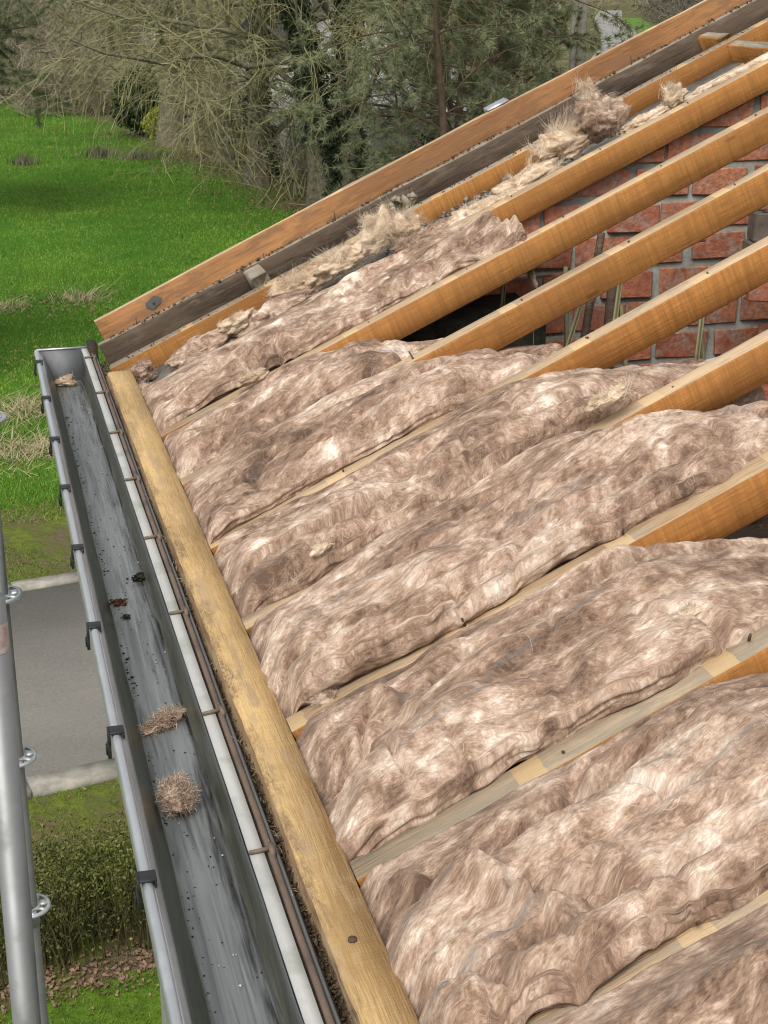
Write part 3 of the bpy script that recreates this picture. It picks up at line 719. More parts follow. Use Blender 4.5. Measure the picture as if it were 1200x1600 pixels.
    bul = .013 * np.sin(np.pi * np.minimum(s * 1.15, 1)) * (1 + .8 * fbm(X * 9, s * 2, seed + 21, 2)) + .010 * fbm(X * 6, s * 9, seed + 17, 3) + .006 * np.abs(fbm(X * 26, s * 16, seed + 19, 2)) - .030 * sstep(.55, 1, s)
    Ys = YN - bul; Zs = Zt[:, -1:] - hgt * s
    # far side
    sf = np.linspace(0, 1, nf + 1)[None, :-1]
    Yfs = YF + .006 * (1 - sf); Zfs = Zt[:, :1] - .06 * (1 - sf)
    Yg = np.concatenate([Yfs, Yt, Ys], 1); Zg = np.concatenate([Zfs, Zt, Zs], 1); Xg = X + 0 * Yg
    Xg = Xg + .012 * fbm(Xg * 7, Yg * 9, seed + 31, 2) * sstep(0, .08, Xg - x0) + .010 * fbm(Yg * 22, Yg * 0 + seed, 2.2, 3) * (1 - sstep(0, .10, Xg - x0))
    P = np.stack([Xg, Yg, Zg], -1)
    F = grid_faces(nx, nv)[:, ::-1]
    vq = Yg - (Zg - zr(Xg)) * np.concatenate([np.zeros(nf + nt), np.ones(ns)])[None]
    prof_z = (zr(X) + (base.mean(1, keepdims=True)))[:, 0]; arc = np.concatenate([[0], np.cumsum(np.sqrt(np.diff(X[:, 0]) ** 2 + np.diff(prof_z) ** 2))])[:, None]
    As = x0 + arc + 0 * Yg
    fx, fy = flow_coords(As, vq, seed, .8)
    rot = .5 * fbm(np.array([seed * 1.7]), np.array([.3]), 4.4, 2)[0] + 0 * Xg
    flow = np.stack([fx * np.cos(rot) - fy * np.sin(rot), fx * np.sin(rot) + fy * np.cos(rot), np.full_like(fx, seed * 1.7)], -1)
    dash = np.zeros_like(Xg)
    for (dx, dy, dl, dw, da) in dashes:
        ca, sa = math.cos(da), math.sin(da); ax = (Xg - dx) * ca + (vq - dy) * sa; by = -(Xg - dx) * sa + (vq - dy) * ca
        by = by + .006 * fbm(Xg * 30, Yg * 30, seed + 50, 2)
        dw = dw * .75; dash = np.maximum(dash, sstep(dw, dw * .4, np.abs(by)) * sstep(dl, dl * .7, np.abs(ax)))
    me = mesh_np('insulation_batt', P.reshape(-1, 3), F, True, attrs={'flow': flow.reshape(-1, 3), 'dash': dash.ravel()})
    o = link('insulation_batt', me, M['wool']); tag(o, lab, 'insulation', 'mineral wool batts between the rafters')
    N = grid_normals(P); N = np.where(N[..., 2:3] < -.2, -N, N)
    if N[nx // 2, nv // 2, 2] < 0: N = -N
    th = .9 * fbm(Xg * 3.5, Yg * 5, seed + 60, 2) + rot * 1.5 + math.pi * (fbm(Xg * 2, Yg * 3, seed + 66, 1) > .35) * .35
    V, F, tone = wool_strands(P, N, th, n_str, seed + 70, edge_boost=(nf + nt - 6, nv - 2))
    f = link('fibres', mesh_np('fibres', V, F, attrs={'tone': tone}), M['fibre'], o); f['kind'] = 'stuff'
    return P
RW = .055
def dsh(*a): return a
B = {}
B[1] = batt(1, RY[1] + .015, RY[2] + .012, 1.56, 9, .028, 'wool batt nearest the gable ending in a cut edge halfway up', 1, [(.95, 4.30, .10, .010, .0), (.80, 4.17, .09, .01, .1), (1.3, 4.14, .1, .012, 0)], ridges=[(.50, 4.26, 1.45, 4.21, -.030, .012), (.55, 4.16, 1.5, 4.10, .018, .03), (.7, 4.45, 1.4, 4.42, .016, .03)])
B[2] = batt(2, RY[2] - RW, RY[3] - .004, 1.30, .86, .048, 'second wool batt from the gable, rounded at its upper end', 2, [(.60, 3.93, .08, .02, .3), (1.0, 3.8, .1, .01, .1)], ridges=[(.52, 3.80, .95, 3.74, -.03, .012), (.5, 3.66, 1.1, 3.64, .02, .03), (.62, 3.9, .85, 3.93, .02, .03)])
B[3] = batt(3, RY[3] - RW + .04, RY[4] - .006, 1.46, 1.00, .060, 'third wool batt from the gable, its end below the third rafter', 3, [(1.1, 3.3, .12, .01, .1), (.62, 3.35, .07, .014, .2)], ridges=[(.48, 3.42, .75, 3.36, -.03, .012), (.7, 3.28, 1.25, 3.33, -.022, .012), (.45, 3.19, 1.2, 3.18, .022, .028), (.8, 3.46, 1.2, 3.42, .018, .03)])
B[4] = batt(4, RY[4] - RW + .004, RY[5] - .004, 1.60, 1.12, .062, 'fourth wool batt from the gable with a torn pale end before the straps', 4, [(1.0, 2.93, .11, .010, .05), (.62, 2.95, .10, .014, .1), (1.35, 2.85, .1, .012, 0)], ridges=[(.46, 2.80, 1.25, 2.775, -.034, .013), (.46, 2.73, 1.3, 2.715, .022, .03), (.75, 2.98, 1.1, 2.93, -.022, .011), (.6, 3.03, .9, 3.05, .015, .025)])
B[5] = batt(5, RY[5] - RW + .004, RY[6] - .002, 2.3, 1.18, .064, 'fifth wool batt from the gable, wide and pale flecked, reaching the right edge', 5, [(.60, 2.46, .12, .012, .05), (.95, 2.42, .13, .009, .05), (.93, 2.34, .10, .009, .05), (1.35, 2.5, .1, .01, .1)], ridges=[(.46, 2.345, .80, 2.33, -.034, .013), (.8, 2.33, 1.35, 2.36, -.026, .013), (.46, 2.275, 1.4, 2.265, .022, .03), (.62, 2.50, .95, 2.47, -.02, .012), (1.0, 2.53, 1.3, 2.5, .02, .03)])
B[6] = batt(6, RY[6] - RW + .006, RY[7] - .004, 2.3, .95, .066, 'sixth wool batt from the gable with a rolled far edge', 6, [(.66, 2.05, .11, .012, .1), (.80, 1.98, .12, .007, .1), (.62, 1.90, .10, .011, .1), (1.12, 2.03, .1, .012, .1)], ridges=[(.66, 2.06, 1.02, 2.09, -.040, .013), (1.02, 2.09, 1.5, 2.07, -.036, .013), (.68, 2.125, 1.4, 2.125, .024, .032), (.46, 1.99, .66, 2.05, -.022, .011), (.55, 1.92, .72, 1.90, .016, .03), (.56, 2.08, .60, 1.98, .018, .012)])
B[7] = batt(7, RY[7] - RW + .006, RY[8] - .002, 2.3, .90, .070, 'seventh wool batt from the gable, large and brown at the lower right', 7, [(.47, 1.56, .075, .014, .15), (.52, 1.43, .10, .012, .2), (.80, 1.58, .075, .008, .1), (.88, 1.53, .07, .007, .1), (.83, 1.40, .08, .009, .1)], ridges=[(.47, 1.665, .62, 1.40, .026, .014), (.55, 1.60, .95, 1.655, -.036, .011), (.95, 1.655, 1.3, 1.64, -.03, .012), (.60, 1.69, 1.2, 1.70, .020, .025), (.58, 1.50, .68, 1.42, -.022, .010), (.55, 1.36, 1.1, 1.36, .026, .024), (.56, 1.405, 1.0, 1.40, -.024, .010), (.9, 1.42, 1.05, 1.60, .012, .010)])
B[8] = batt(8, RY[8] - RW + .006, RY[9] - .002, 2.2, .92, .095, 'wool batt in the bottom right corner beyond the last rafter', 8, [(.7, 1.2, .08, .01, 0)], n_str=700)

# ---- torn tufts and loose clumps
def tuft(name, loc, size, lab, seed, mat='cream_wool', fib='cream_fibre', spikes=500, spike_len=.05, up=(0, 0, 1), rot=0.0, cat='insulation', group=None, peaks=0, sloped_=True, wid=(.00015, .00034)):
    rg = np.random.default_rng(seed)
    nu, nv = 34, 48
    a = np.linspace(0, 2 * math.pi, nv, endpoint=False)[None]; b_ = np.linspace(-.35, .5, nu)[:, None] * math.pi
    d = np.stack([np.cos(b_) * np.cos(a), np.cos(b_) * np.sin(a), np.sin(b_) + 0 * a], -1)
    r = 1 + .55 * fbm(d[..., 0] * 1.7 + seed, d[..., 1] * 1.7, d[..., 2] * 1.7, 2) + .30 * np.abs(fbm(d[..., 0] * 4, d[..., 1] * 4 + seed, d[..., 2] * 4, 2)) - .08 + .05 * fbm(d[..., 0] * 16, d[..., 1] * 16 + seed, d[..., 2] * 16, 2)
    P = d * r[..., None] * np.array(size) * np.array([.95, .95, .70])
    for q in range(peaks):
        ax = rg.uniform(0, 2 * math.pi); c = nrm(np.array([math.cos(ax) * .6, math.sin(ax) * .6, 1.0])); wgt = np.clip((d @ c - .88) / .12, 0, 1)[..., None] ** 1.8
        P = P + wgt * (c + np.array([0, 0, .4])) * spike_len * .22 * rg.uniform(.5, 1.2)
    cr, sr = math.cos(rot), math.sin(rot); Rz = np.array([[cr, -sr, 0], [sr, cr, 0], [0, 0, 1]])
    P = P @ Rz.T
    if sloped_: P = P @ np.array([[C25, 0, -S25], [0, 1, 0], [S25, 0, C25]]).T
    P = P + np.array(loc)
    fx, fy = flow_coords(P[..., 0] * 1.6 + P[..., 2], P[..., 1] * 1.6 + P[..., 2] * .6, seed, 1.3)
    flow = np.stack([fx, fy, P[..., 2]], -1)
    me = mesh_np(name, P.reshape(-1, 3), grid_faces(nu, nv, wrap=True), True, attrs={'flow': flow.reshape(-1, 3), 'dash': np.zeros(nu * nv)})
    o = link(name, me, M[mat]); tag(o, lab, cat, group)
    N = nrm(P - np.array(loc)); full_len = spike_len; spike_len = spike_len * .62; n = int(spikes * 1.7); i = rg.integers(4, nu, n); j = rg.integers(0, nv, n); p0 = P[i, j]; nn = N[i, j]; K = 6
    dr = rg.normal(size=(n, 3)); dr = nrm(dr - nn * (dr * nn).sum(1, keepdims=True)) + nn * rg.uniform(-.05, .45, n)[:, None]; dr = nrm(dr); L = rg.uniform(.3, 1, n) * spike_len; pts = [p0 + nn * .0006]
    for k in range(1, K):
        pts.append(pts[-1] + dr * (L / (K - 1))[:, None]); dr = nrm(dr + rg.normal(size=(n, 3)) * .5 - np.array([0, 0, .06]))
    Q = np.stack(pts, 1); T_ = nrm(np.gradient(Q, axis=1)); S = nrm(np.cross(T_, rg.normal(size=(n, 1, 3)) + 0 * T_)); W = rg.uniform(wid[0], wid[1], n)[:, None] * np.array([1, 1, .9, .8, .6, .15])[None]
    # wisps: locks of strands drawn together into a tip
    nw = (3 + peaks * 4) if sloped_ else 1; m = 42; bi = rg.integers(nu // 2, nu, nw); bj = rg.integers(0, nv, nw)
    wb = np.repeat(P[bi, bj], m, 0); wd_ = nrm(N[bi, bj] * .7 + rg.normal(size=(nw, 3)) * .35 + np.array([0, 0, .7])); bend = np.repeat(rg.normal(size=(nw, 3)) * .5, m, 0); wl = np.repeat(full_len * rg.uniform(.25, .75, nw), m) * rg.uniform(.6, 1.05, nw * m); wd_ = np.repeat(wd_, m, 0)
    o0 = rg.normal(size=(nw * m, 3)) * (full_len * .17); curl = rg.normal(size=(nw * m, 3)) * .35; pts = []
    for k in range(K):
        q = k / (K - 1); pts.append(wb - wd_ * .006 + o0 * (1 - .75 * q) + wd_ * (wl * q)[:, None] + bend * (wl * q * q)[:, None] + curl * (wl * q * q)[:, None] + rg.normal(size=(nw * m, 3)) * .0014 * q)
    Q2 = np.stack(pts, 1); T2 = nrm(np.gradient(Q2, axis=1)); S2 = nrm(np.cross(T2, rg.normal(size=(nw * m, 1, 3)) + 0 * T2)); W2 = rg.uniform(.0002, .0005, nw * m)[:, None] * np.array([1, 1, .9, .7, .5, .15])[None]
    Q = np.concatenate([Q, Q2]); S = np.concatenate([S, S2]); W = np.concatenate([W, W2]); n = len(Q)
    V, F = ribbons(Q, W, S); tone = np.repeat(np.clip(rg.normal(.58, .18, n), 0, 1), K * 2)
    f = link('fibres', mesh_np('fibres', V, F, attrs={'tone': tone}), M[fib], o); f['kind'] = 'stuff'
    return o
def on(X, Y, dz): return (X, Y, zr(X) + dz)
tuft('wool_tuft', on(.47, 4.80, -.045), (.05, .05, .05), 'white and brown wool tuft stuffed at the eaves end beside the gable rafter', 201, 'wool', 'fibre', 400, .04)
tuft('wool_tuft', on(.455, 4.70, -.075), (.045, .06, .03), 'small white wool wisp lying behind the eaves beam', 202)
tuft('wool_tuft', on(.77, 4.62, .015), (.065, .04, .035), 'curled pale roll of wool on the first batt near the eaves', 203, 'cream_wool', 'cream_fibre', 350, .03, rot=.2)
tuft('wool_tuft', on(.98, 4.74, -.01), (.10, .06, .05), 'cream torn wool beside the low greyed block', 204, spikes=700, spike_len=.06, peaks=3)
tuft('wool_tuft', on(1.12, 4.70, .0), (.10, .06, .05), 'pale torn wool filling the gap above the low greyed block', 205, 'cream_wool', 'cream_fibre', 700, .06, peaks=3)
tuft('wool_tuft', on(.66, 4.64, -.03), (.13, .10, .055), 'matted brown wool between gable rafter and first batt', 206, 'wool', 'fibre', 700, .03)
tuft('wool_tuft', on(.90, 4.62, -.03), (.14, .09, .05), 'matted brown wool below the cream tufts', 207, 'wool', 'fibre', 700, .03)
tuft('wool_tuft', on(1.27, 4.73, .01), (.075, .05, .06), 'tall cream wool tuft with white spikes, left of the mortar lump', 208, spikes=1000, spike_len=.085, peaks=5)
tuft('wool_tuft', on(1.34, 4.68, .005), (.06, .05, .055), 'white spiky wool tuft next to the tall cream one', 209, spikes=900, spike_len=.08, peaks=4)
tuft('wool_tuft', on(1.55, 4.58, -.03), (.13, .06, .04), 'pale wool wisp on the wall head above the cut batt', 210, 'cream_wool', 'cream_fibre', 500, .04, peaks=2)
tuft('wool_tuft', on(1.74, 4.60, -.025), (.13, .06, .045), 'cream wool strand lying left of the big torn clump', 211, spikes=500, spike_len=.04, peaks=2)
tuft('wool_tuft', on(1.88, 4.64, .02), (.11, .06, .06), 'big cream torn clump standing on the first rafter', 212, spikes=900, spike_len=.07, peaks=4)
tuft('wool_tuft', on(2.00, 4.62, .045), (.085, .065, .085), 'big brown torn clump rising to a cream tip beside the first rafter', 213, 'wool', 'fibre', 900, .05, peaks=3)
tuft('wool_tuft', on(1.965, 4.65, .125), (.028, .022, .05), 'pale upright tip of torn wool above the big brown clump', 214, spikes=500, spike_len=.06, peaks=3)
tuft('wool_tuft', on(2.12, 4.56, -.02), (.10, .045, .03), 'small cream wool wisp right of the big brown clump', 215, spikes=400, spike_len=.03)
tuft('wool_tuft', on(2.225, 4.56, .01), (.035, .03, .04), 'little upright wool tuft high on the first rafter', 216, 'cream_wool', 'cream_fibre', 350, .05, peaks=2)
tuft('wool_strip', on(2.62, 4.57, -.035), (.36, .045, .03), 'long whitish wool strip lying between the two uppermost rafters', 217, spikes=700, spike_len=.03)
tuft('wool_tuft', on(1.62, 4.36, -.19), (.22, .08, .05), 'dark grey wool sagging under the first rafter', 218, 'wool', 'fibre', 600, .04)
tuft('wool_strip', on(2.36, 4.60, -.045), (.20, .06, .03), 'whitish matted wool strip right of the little upright tuft', 224, spikes=500, spike_len=.03)
tuft('wool_strip', on(3.05, 4.60, -.04), (.26, .06, .03), 'pale wool strip at the top right corner between the rafters', 225, spikes=400, spike_len=.03)
tuft('wool_strip', on(1.42, 4.60, -.03), (.16, .05, .035), 'pinkish wool strip above the cut batt end', 226, 'wool', 'fibre', 500, .03)
tuft('wool_tuft', on(1.20, 2.66, .055), (.05, .022, .02), 'white torn wisp on the fifth batt close to the fifth rafter', 227, spikes=300, spike_len=.035)
tuft('wool_tuft', on(.70, 3.98, .03), (.05, .03, .02), 'small cream tuft at the far edge of the second batt', 228, spikes=300, spike_len=.03)
tuft('wool_tuft', on(.98, 1.86, .045), (.03, .012, .012), 'tiny white wisp beside the seventh rafter', 229, spikes=200, spike_len=.03)
tuft('wool_tuft', on(.50, 2.24, .0), (.03, .02, .02), 'small brown curl of wool at the foot of the sixth rafter', 230, 'wool', 'fibre', 250, .03)
# clumps fallen into the gutter
tuft('wool_clump', (.235, 5.125, 5.672), (.036, .03, .024), 'small torn wool clump at the far end of the gutter', 220, 'cream_wool', 'cream_fibre', 260, .03, sloped_=False, cat='wool clump', peaks=2)
tuft('wool_clump', (.250, 2.53, 5.668), (.052, .022, .016), 'flat brown wool scrap lying across the gutter floor', 221, 'wool', 'fibre', 900, .045, rot=.75, sloped_=False, cat='wool clump', wid=(.0002, .0005))
tuft('wool_clump', (.236, 2.225, 5.685), (.030, .045, .030), 'round pinkish wool ball in the middle of the gutter', 222, 'wool', 'fibre', 1500, .04, rot=.2, sloped_=False, cat='wool clump', wid=(.0002, .0005))
tuft('wool_tuft', on(.60, 2.70, .05), (.022, .012, .014), 'tiny pale wool wisp standing beside the fifth rafter', 223, spikes=150, spike_len=.03)

# ================================================================== gutter
gt = empty('gutter', (.22, 3, 5.63), 'zinc box gutter with black clips and a wet dirty floor', 'gutter')
Yg = np.linspace(.3, 5.185, 200)
def extrude(name, prof, mat, wob=.0008, smooth=False, closed=False, ys=Yg, seed=0):
    prof = np.array(prof); K = len(prof); V = []
    wv = wob * fbm(ys * 3.1, ys * 0 + seed, o=3); wz = wob * fbm(ys * 4.3, ys * 0 + seed + 5, o=3)
    V = np.stack([np.stack([prof[None, :, 0] + wv[:, None], np.broadcast_to(ys[:, None], (len(ys), K)), prof[None, :, 1] + wz[:, None]], -1)], 0)[0]
    return link(name, mesh_np(name, V.reshape(-1, 3), grid_faces(len(ys), K, wrap=closed), smooth), mat, gt)
extrude('trough', [(.1535, 5.766), (.163, 5.757), (.172, 5.745), (.190, 5.695), (.200, 5.668), (.208, 5.6605), (.25, 5.6585), (.292, 5.6585), (.300, 5.662), (.303, 5.69), (.3015, 5.767)], M['trough'], .002, False, seed=2)
extrude('front_lip', [(.1525, 5.7745), (.1565, 5.770), (.164, 5.7605), (.1675, 5.7545), (.166, 5.754), (.160, 5.759), (.152, 5.768)], M['galv'], .0016, True, True, seed=3)
an = np.linspace(0, 2 * math.pi, 10, endpoint=False)
extrude('front_bead', [(.1465 + .0082 * math.cos(a), 5.7715 + .0082 * math.sin(a)) for a in an], M['galv'], .0008, True, True, seed=4)
extrude('outer_face', [(.1440, 5.766), (.1450, 5.74), (.150, 5.64), (.156, 5.632), (.300, 5.632), (.3065, 5.64), (.3065, 5.765)], M['galv'], .0006)
extrude('back_flange', [(.3020, 5.768), (.3025, 5.7725), (.3235, 5.7735), (.3245, 5.768), (.3245, 5.735)], M['white_flange'], .0007, seed=6)
b = MB(); V = [(.150, 5.185, 5.640), (.306, 5.185, 5.640), (.3245, 5.185, 5.772), (.146, 5.185, 5.776)]; V2 = [(x, 5.192, z) for x, y, z in V]
b.add(V + V2, [[0, 1, 2, 3], [5, 4, 7, 6], [3, 2, 6, 7], [0, 3, 7, 4], [1, 5, 6, 2]]); b.build('end_cap', M['lead'], gt)
b = MB(); b.box((.146, 5.1835, 5.7745), (.3245, 5.1945, 5.7795)); b.build('end_cap_rim', M['galv'], gt)
extrude('edging_rod', [(.3335 + .0055 * math.cos(a), 5.7705 + .0055 * math.sin(a)) for a in an], M['brown_rod'], .0012, True, True, seed=8)
extrude('lead_strip', [(.3395, 5.760), (.3415, 5.7735), (.3450, 5.7725), (.3465, 5.755)], M['lead'], .0015, seed=9)
b = MB(); b.box((.3255, .3, 5.70), (.349, 5.10, 5.7635)); b.build('backing_board', M['dark_wood'], gt)
def bracket(Y, first=None):
    if first is None:
        b = MB(); b.box((-.0135, -.0135, .0085), (.0135, .0135, .0125)); b.box((-.0155, -.0135, -.012), (-.0105, .0135, .0125)); b.box((.0105, -.0135, -.002), (.0135, .0135, .010)); b.box((-.017, -.008, -.040), (-.0105, .009, -.012)); b.box((-.0195, -.006, -.034), (-.017, .007, -.016))
        bm = bmesh.new(); me0 = b.mesh('bracket'); bm.from_mesh(me0); bmesh.ops.bevel(bm, geom=bm.edges[:], offset=.0009, segments=1, affect='EDGES'); bm.to_mesh(me0); bm.free(); me0.materials.append(M['black_plastic'])
        c = MB(); c.tube([(-.0035, 0, 0), (.030, .002, .0025)], .0036, 7); c.box((.0265, -.013, -.012), (.0345, .013, .006), jit=.0006); me1 = c.mesh('back_clip'); me1.materials.append(M['brown_rod'])
        first = (me0, me1)
    o = bpy.data.objects.new('bracket', first[0]); COL.objects.link(o); o.parent = gt; o.matrix_parent_inverse = gt.matrix_basis.inverted(); o.location = (.1465, Y, 5.7715); o.rotation_euler = (0, 0, random.uniform(-.04, .04))
    c = bpy.data.objects.new('back_clip', first[1]); COL.objects.link(c); c.parent = gt; c.matrix_parent_inverse = gt.matrix_basis.inverted(); c.location = (.3045, Y + .03, 5.7765); c.rotation_euler = (0, 0, random.uniform(-.1, .1))
    return first
fb = None
for y in (5.005, 4.53, 4.08, 3.645, 3.205, 2.757, 2.302, 1.845, 1.39): fb = bracket(y, fb)
# dirt in the gutter and behind it
rg = np.random.default_rng(51)
n = 520; ys = rg.uniform(1.2, 5.1, n); side = rg.random(n) < .55
xs = np.where(side, .206 + np.abs(rg.normal(0, .006, n)), rg.uniform(.21, .298, n))
g = lumps('grit', np.c_[xs, ys, np.full(n, 5.6605)], np.where(side, rg.uniform(.0008, .0035, n), rg.uniform(.0006, .0022, n)), M['moss'], 52, parent=gt)
n = 60; lumps('pale_grit', np.c_[rg.uniform(.215, .298, n), rg.uniform(1.2, 5, n), np.full(n, 5.661)], rg.uniform(.0012, .003, n), M['conduit'], 53, parent=gt)
def clod(x, y, s, mat, lab, seed):
    r2 = np.random.default_rng(seed); C = np.array([x, y, 5.664]) + r2.normal(size=(26, 3)) * np.array([s, s * .8, s * .3]); C[:, 2] = np.maximum(C[:, 2], 5.662)
    o = lumps('moss_clod', C, r2.uniform(.3, .7, 26) * s, mat, seed, lab, None, None); o['category'] = 'moss clod'
clod(.291, 3.275, .012, M['moss'], 'black moss clod by the back wall of the gutter', 61)
clod(.224, 3.135, .010, M['rot'], 'reddish rotten clod on the gutter floor near the black one', 62)
clod(.231, 3.05, .0055, M['moss'], 'small dark crumb just below the reddish clod in the gutter', 63)
n = 5200; ys = rg.uniform(.6, 5.0, n); xs = rg.uniform(.346, .372, n)
lumps('dirt_debris', np.c_[xs, ys, 5.752 + (xs - .346) * 1.0 + rg.normal(size=n) * .003], rg.uniform(.001, .0045, n), M['dirt'], 64, 'brown crumbly dirt lodged between gutter and eaves beam')
bpy.data.objects['dirt_debris']['category'] = 'debris'
n = 420; P = []; p = np.c_[rg.uniform(.346, .375, n), rg.uniform(.8, 5.0, n), np.full(n, 5.762)]; d = nrm(rg.normal(size=(n, 3)) + np.array([0, 0, .5])); L = rg.uniform(.008, .03, n)
for k in range(4): P.append(p); p = p + d * (L / 3)[:, None]; d = nrm(d + rg.normal(size=(n, 3)) * .4)
V, F = tubes(np.stack(P, 1), np.full((n, 4), .0006), 3); o = link('straw_bits', mesh_np('straw_bits', V, F), M['straw']); tag(o, 'dry stalks and roots in the dirt behind the gutter', None, None, 'stuff')

# ================================================================== scaffold
def standard(base, topp, lab, ros, seed):
    t = empty('scaffold_pole', base, lab, 'scaffold pole', 'scaffold standards left of the gutter')
    b = MB(); b.tube([base, topp], .02415, 24); b.build('tube', M['pole'], t, True)
    base = Vector(base); topp = Vector(topp); d = (topp - base).normalized()
    for z in ros:
        c = base + d * ((z - base.z) / d.z)
        rb = MB(); rb.disc(c, .0245, .032, .009, 32); rb.disc(c, .053, .0615, .009, 32)
        for q in range(8):
            a = q * math.pi / 4 + .2; ca, sa = math.cos(a), math.sin(a); m = Matrix(((ca, -sa, 0, c.x), (sa, ca, 0, c.y), (0, 0, 1, c.z), (0, 0, 0, 1)))
            rb.box((.031, -.0055 if q % 2 else -.011, -.0044), (.054, .0055 if q % 2 else .011, .0044), M=m)
        rb.build('rosette', M['galv'], t)
    return t, base, d
PX, PY = -.043, 3.845
t1, bs, dd = standard((PX, PY, .0), (PX, PY, 7.6), 'thinner looking scaffold pole with round rosettes beside the gutter', [5.42 - .5 * i for i in range(-2, 9)], 1)
b = MB(); b.tube([(PX, PY, 4.36), (PX, PY, 4.42)], .0275, 24); b.box((PX + .0, PY - .032, 4.385), (PX + .006, PY - .02, 4.44)); b.build('joint_sleeve', M['pole'], t1, True)
A_ = np.array((-.045, 2.218, 5.536)); B_ = np.array((-.033 - .058, 2.30, 6.08)); dv = (B_ - A_) / (B_[2] - A_[2])
A_ = np.array((-.0455, 2.218, 5.536)); dv = np.array([.010, .0, 1.0])
t2, bs, dd = standard(tuple(A_ - dv * 5.53), tuple(A_ + dv * .55), 'closer and thicker looking scaffold pole at the left edge', [4.3, 3.8, 3.3], 2)
b = MB(); c0 = A_ + dv * .46; c1 = A_ + dv * .51; b.tube([c0, c1], .0245, 24, cap=False); b.build('sticker', plain('worn_sticker', (.36, .20, .18), (.5, .5, .5), 60, .6, 0), t2, True)

# ================================================================== grass, hedge, litter
def blades(name, X, Y, h, wd, mat, seed, lab, lean=.5, z=0.0, kind='stuff', parent=None):
    rg = np.random.default_rng(seed); n = len(X); a = rg.uniform(0, 2 * math.pi, n); s = np.stack([np.cos(a), np.sin(a), 0 * a], 1) * (wd * rg.uniform(.6, 1.4, n))[:, None]
    b0 = np.stack([X, Y, np.full(n, z)], 1); hh = h * rg.uniform(.5, 1.3, n)
    tip = b0 + np.stack([rg.normal(0, lean, n) * hh, rg.normal(0, lean, n) * hh, hh], 1)
    V = np.stack([b0 - s, b0 + s, tip], 1).reshape(-1, 3); F = np.arange(n * 3).reshape(n, 3)
    o = link(name, mesh_np(name, V, F), mat, parent); tag(o, lab, None, None, kind); return o
rg = np.random.default_rng(71)
n = 225000; Y = 19.5 * (92 / 19.5) ** rg.random(n); X = -.05 * Y - 1.5 + rg.random(n) * (.25 * Y + 3.0)
pat = fbm(X * .5, Y * .35, 3.0, 3); edge = X - (9.9 - (Y - 48.5) * .106) + fbm(X * .3, Y * .3, 9., 3) * 2.6 + 1.2
keep = (rg.random(n) < np.clip(1.0 + pat * .8, .3, 1)) & (rg.random(n) > np.clip(edge * .5, 0, .97)); X, Y = X[keep], Y[keep]; pat = pat[keep]
blades('meadow_grass', X, Y, .032 + .016 * np.clip(pat, -1, 1) + .0005 * Y, .0045 + .00013 * Y, M['blade'], 72, 'short lush green grass of the meadow', .55)
n = 26000; Y = rg.uniform(17.4, 20.5, n); X = rg.uniform(-3, 4, n); k = fbm(X * 1.2, Y * 1.2, 4., 3) > -.05; X, Y = X[k], Y[k]; Y = Y + SL * (X - .4)
blades('roadside_grass', X, Y, .03, .005, M['lawn_blade'], 73, 'thin mossy grass on the verge beyond the road', .8)
n = 22000; Y = rg.uniform(7.4, 9.35, n); X = rg.uniform(-2.5, 3.0, n); Y = Y + .17 * (X - .4)
blades('lawn_grass', X, Y, .035, .0035, M['lawn_blade'], 74, 'bright green lawn at the foot of the hedge', .6)
n = 9000; Y = rg.uniform(10.2, 12.2, n); X = rg.uniform(-2.5, 3.0, n); k = fbm(X * 1.6, Y * 1.6, 7., 3) > .08; X, Y = X[k], Y[k]; Y = Y + .18 * (X - .4)
blades('sparse_grass', X, Y, .035, .0045, M['lawn_blade'], 75, 'sparse grass and moss between hedge and kerb', .7)
def litter(name, X, Y, size, seed, lab, mat=None, z=.015):
    rg = np.random.default_rng(seed); V, F = leaves(np.c_[X, Y, np.full(len(X), z) + rg.random(len(X)) * .015], rg.uniform(.5, 1, len(X)) * size, rg, .65, 2.2)
    return tag(link(name, mesh_np(name, V, F), mat or M['dead_leaf']), lab, None, None, 'stuff')
n = 2600; X = rg.uniform(-2.5, 3, n); Y = rg.normal(9.42, .16, n) + .17 * (X - .4); litter('leaf_litter', X, Y, .027, 76, 'fallen brown leaves under the hedge')
n = 260; X = rg.uniform(-2.5, 3, n); Y = rg.uniform(10.2, 12.2, n) + .18 * (X - .4); litter('scattered_leaves', X, Y, .025, 77, 'few pale leaves scattered on the dirt by the kerb')
n = 3500; Y = rg.uniform(30, 75, n); X = 9.9 - (Y - 48.5) * .106 + rg.normal(0, 1.6, n); litter('woodland_leaves', X, Y, .06, 78, 'fallen leaves along the edge of the wood')
n = 900; c = np.array([[2.0, 33.5], [3.4, 30.0], [4.3, 31.5], [1.0, 34.2], [6.3, 37], [2.2, 27.0], [.9, 28.3]])[rg.integers(0, 7, n)]; litter('meadow_leaves', c[:, 0] + rg.normal(0, .7, n), c[:, 1] + rg.normal(0, .9, n), .05, 79, 'drifts of dry leaves lying in the meadow grass', z=.05)
def straw_heap(loc, r, n, lab, seed, h=.2):
    rg = np.random.default_rng(seed); X = loc[0] + rg.normal(0, r, n); Y = loc[1] + rg.normal(0, r * 1.3, n)
    blades('straw_tuft', X, Y, h, .008, M['straw'], seed, lab, 1.6)
straw_heap((2.05, 34.6), .32, 260, 'pale dry straw heap in the middle of the meadow', 81)
straw_heap((.45, 33.9), .25, 150, 'flattened pale straw at the left edge of the meadow', 82)
straw_heap((.5, 25.2), .35, 500, 'brown dead grass heap left of the far gutter end', 83, .18)
straw_heap((.35, 22.8), .35, 500, 'thin dead grass below the brown heap', 84, .2)
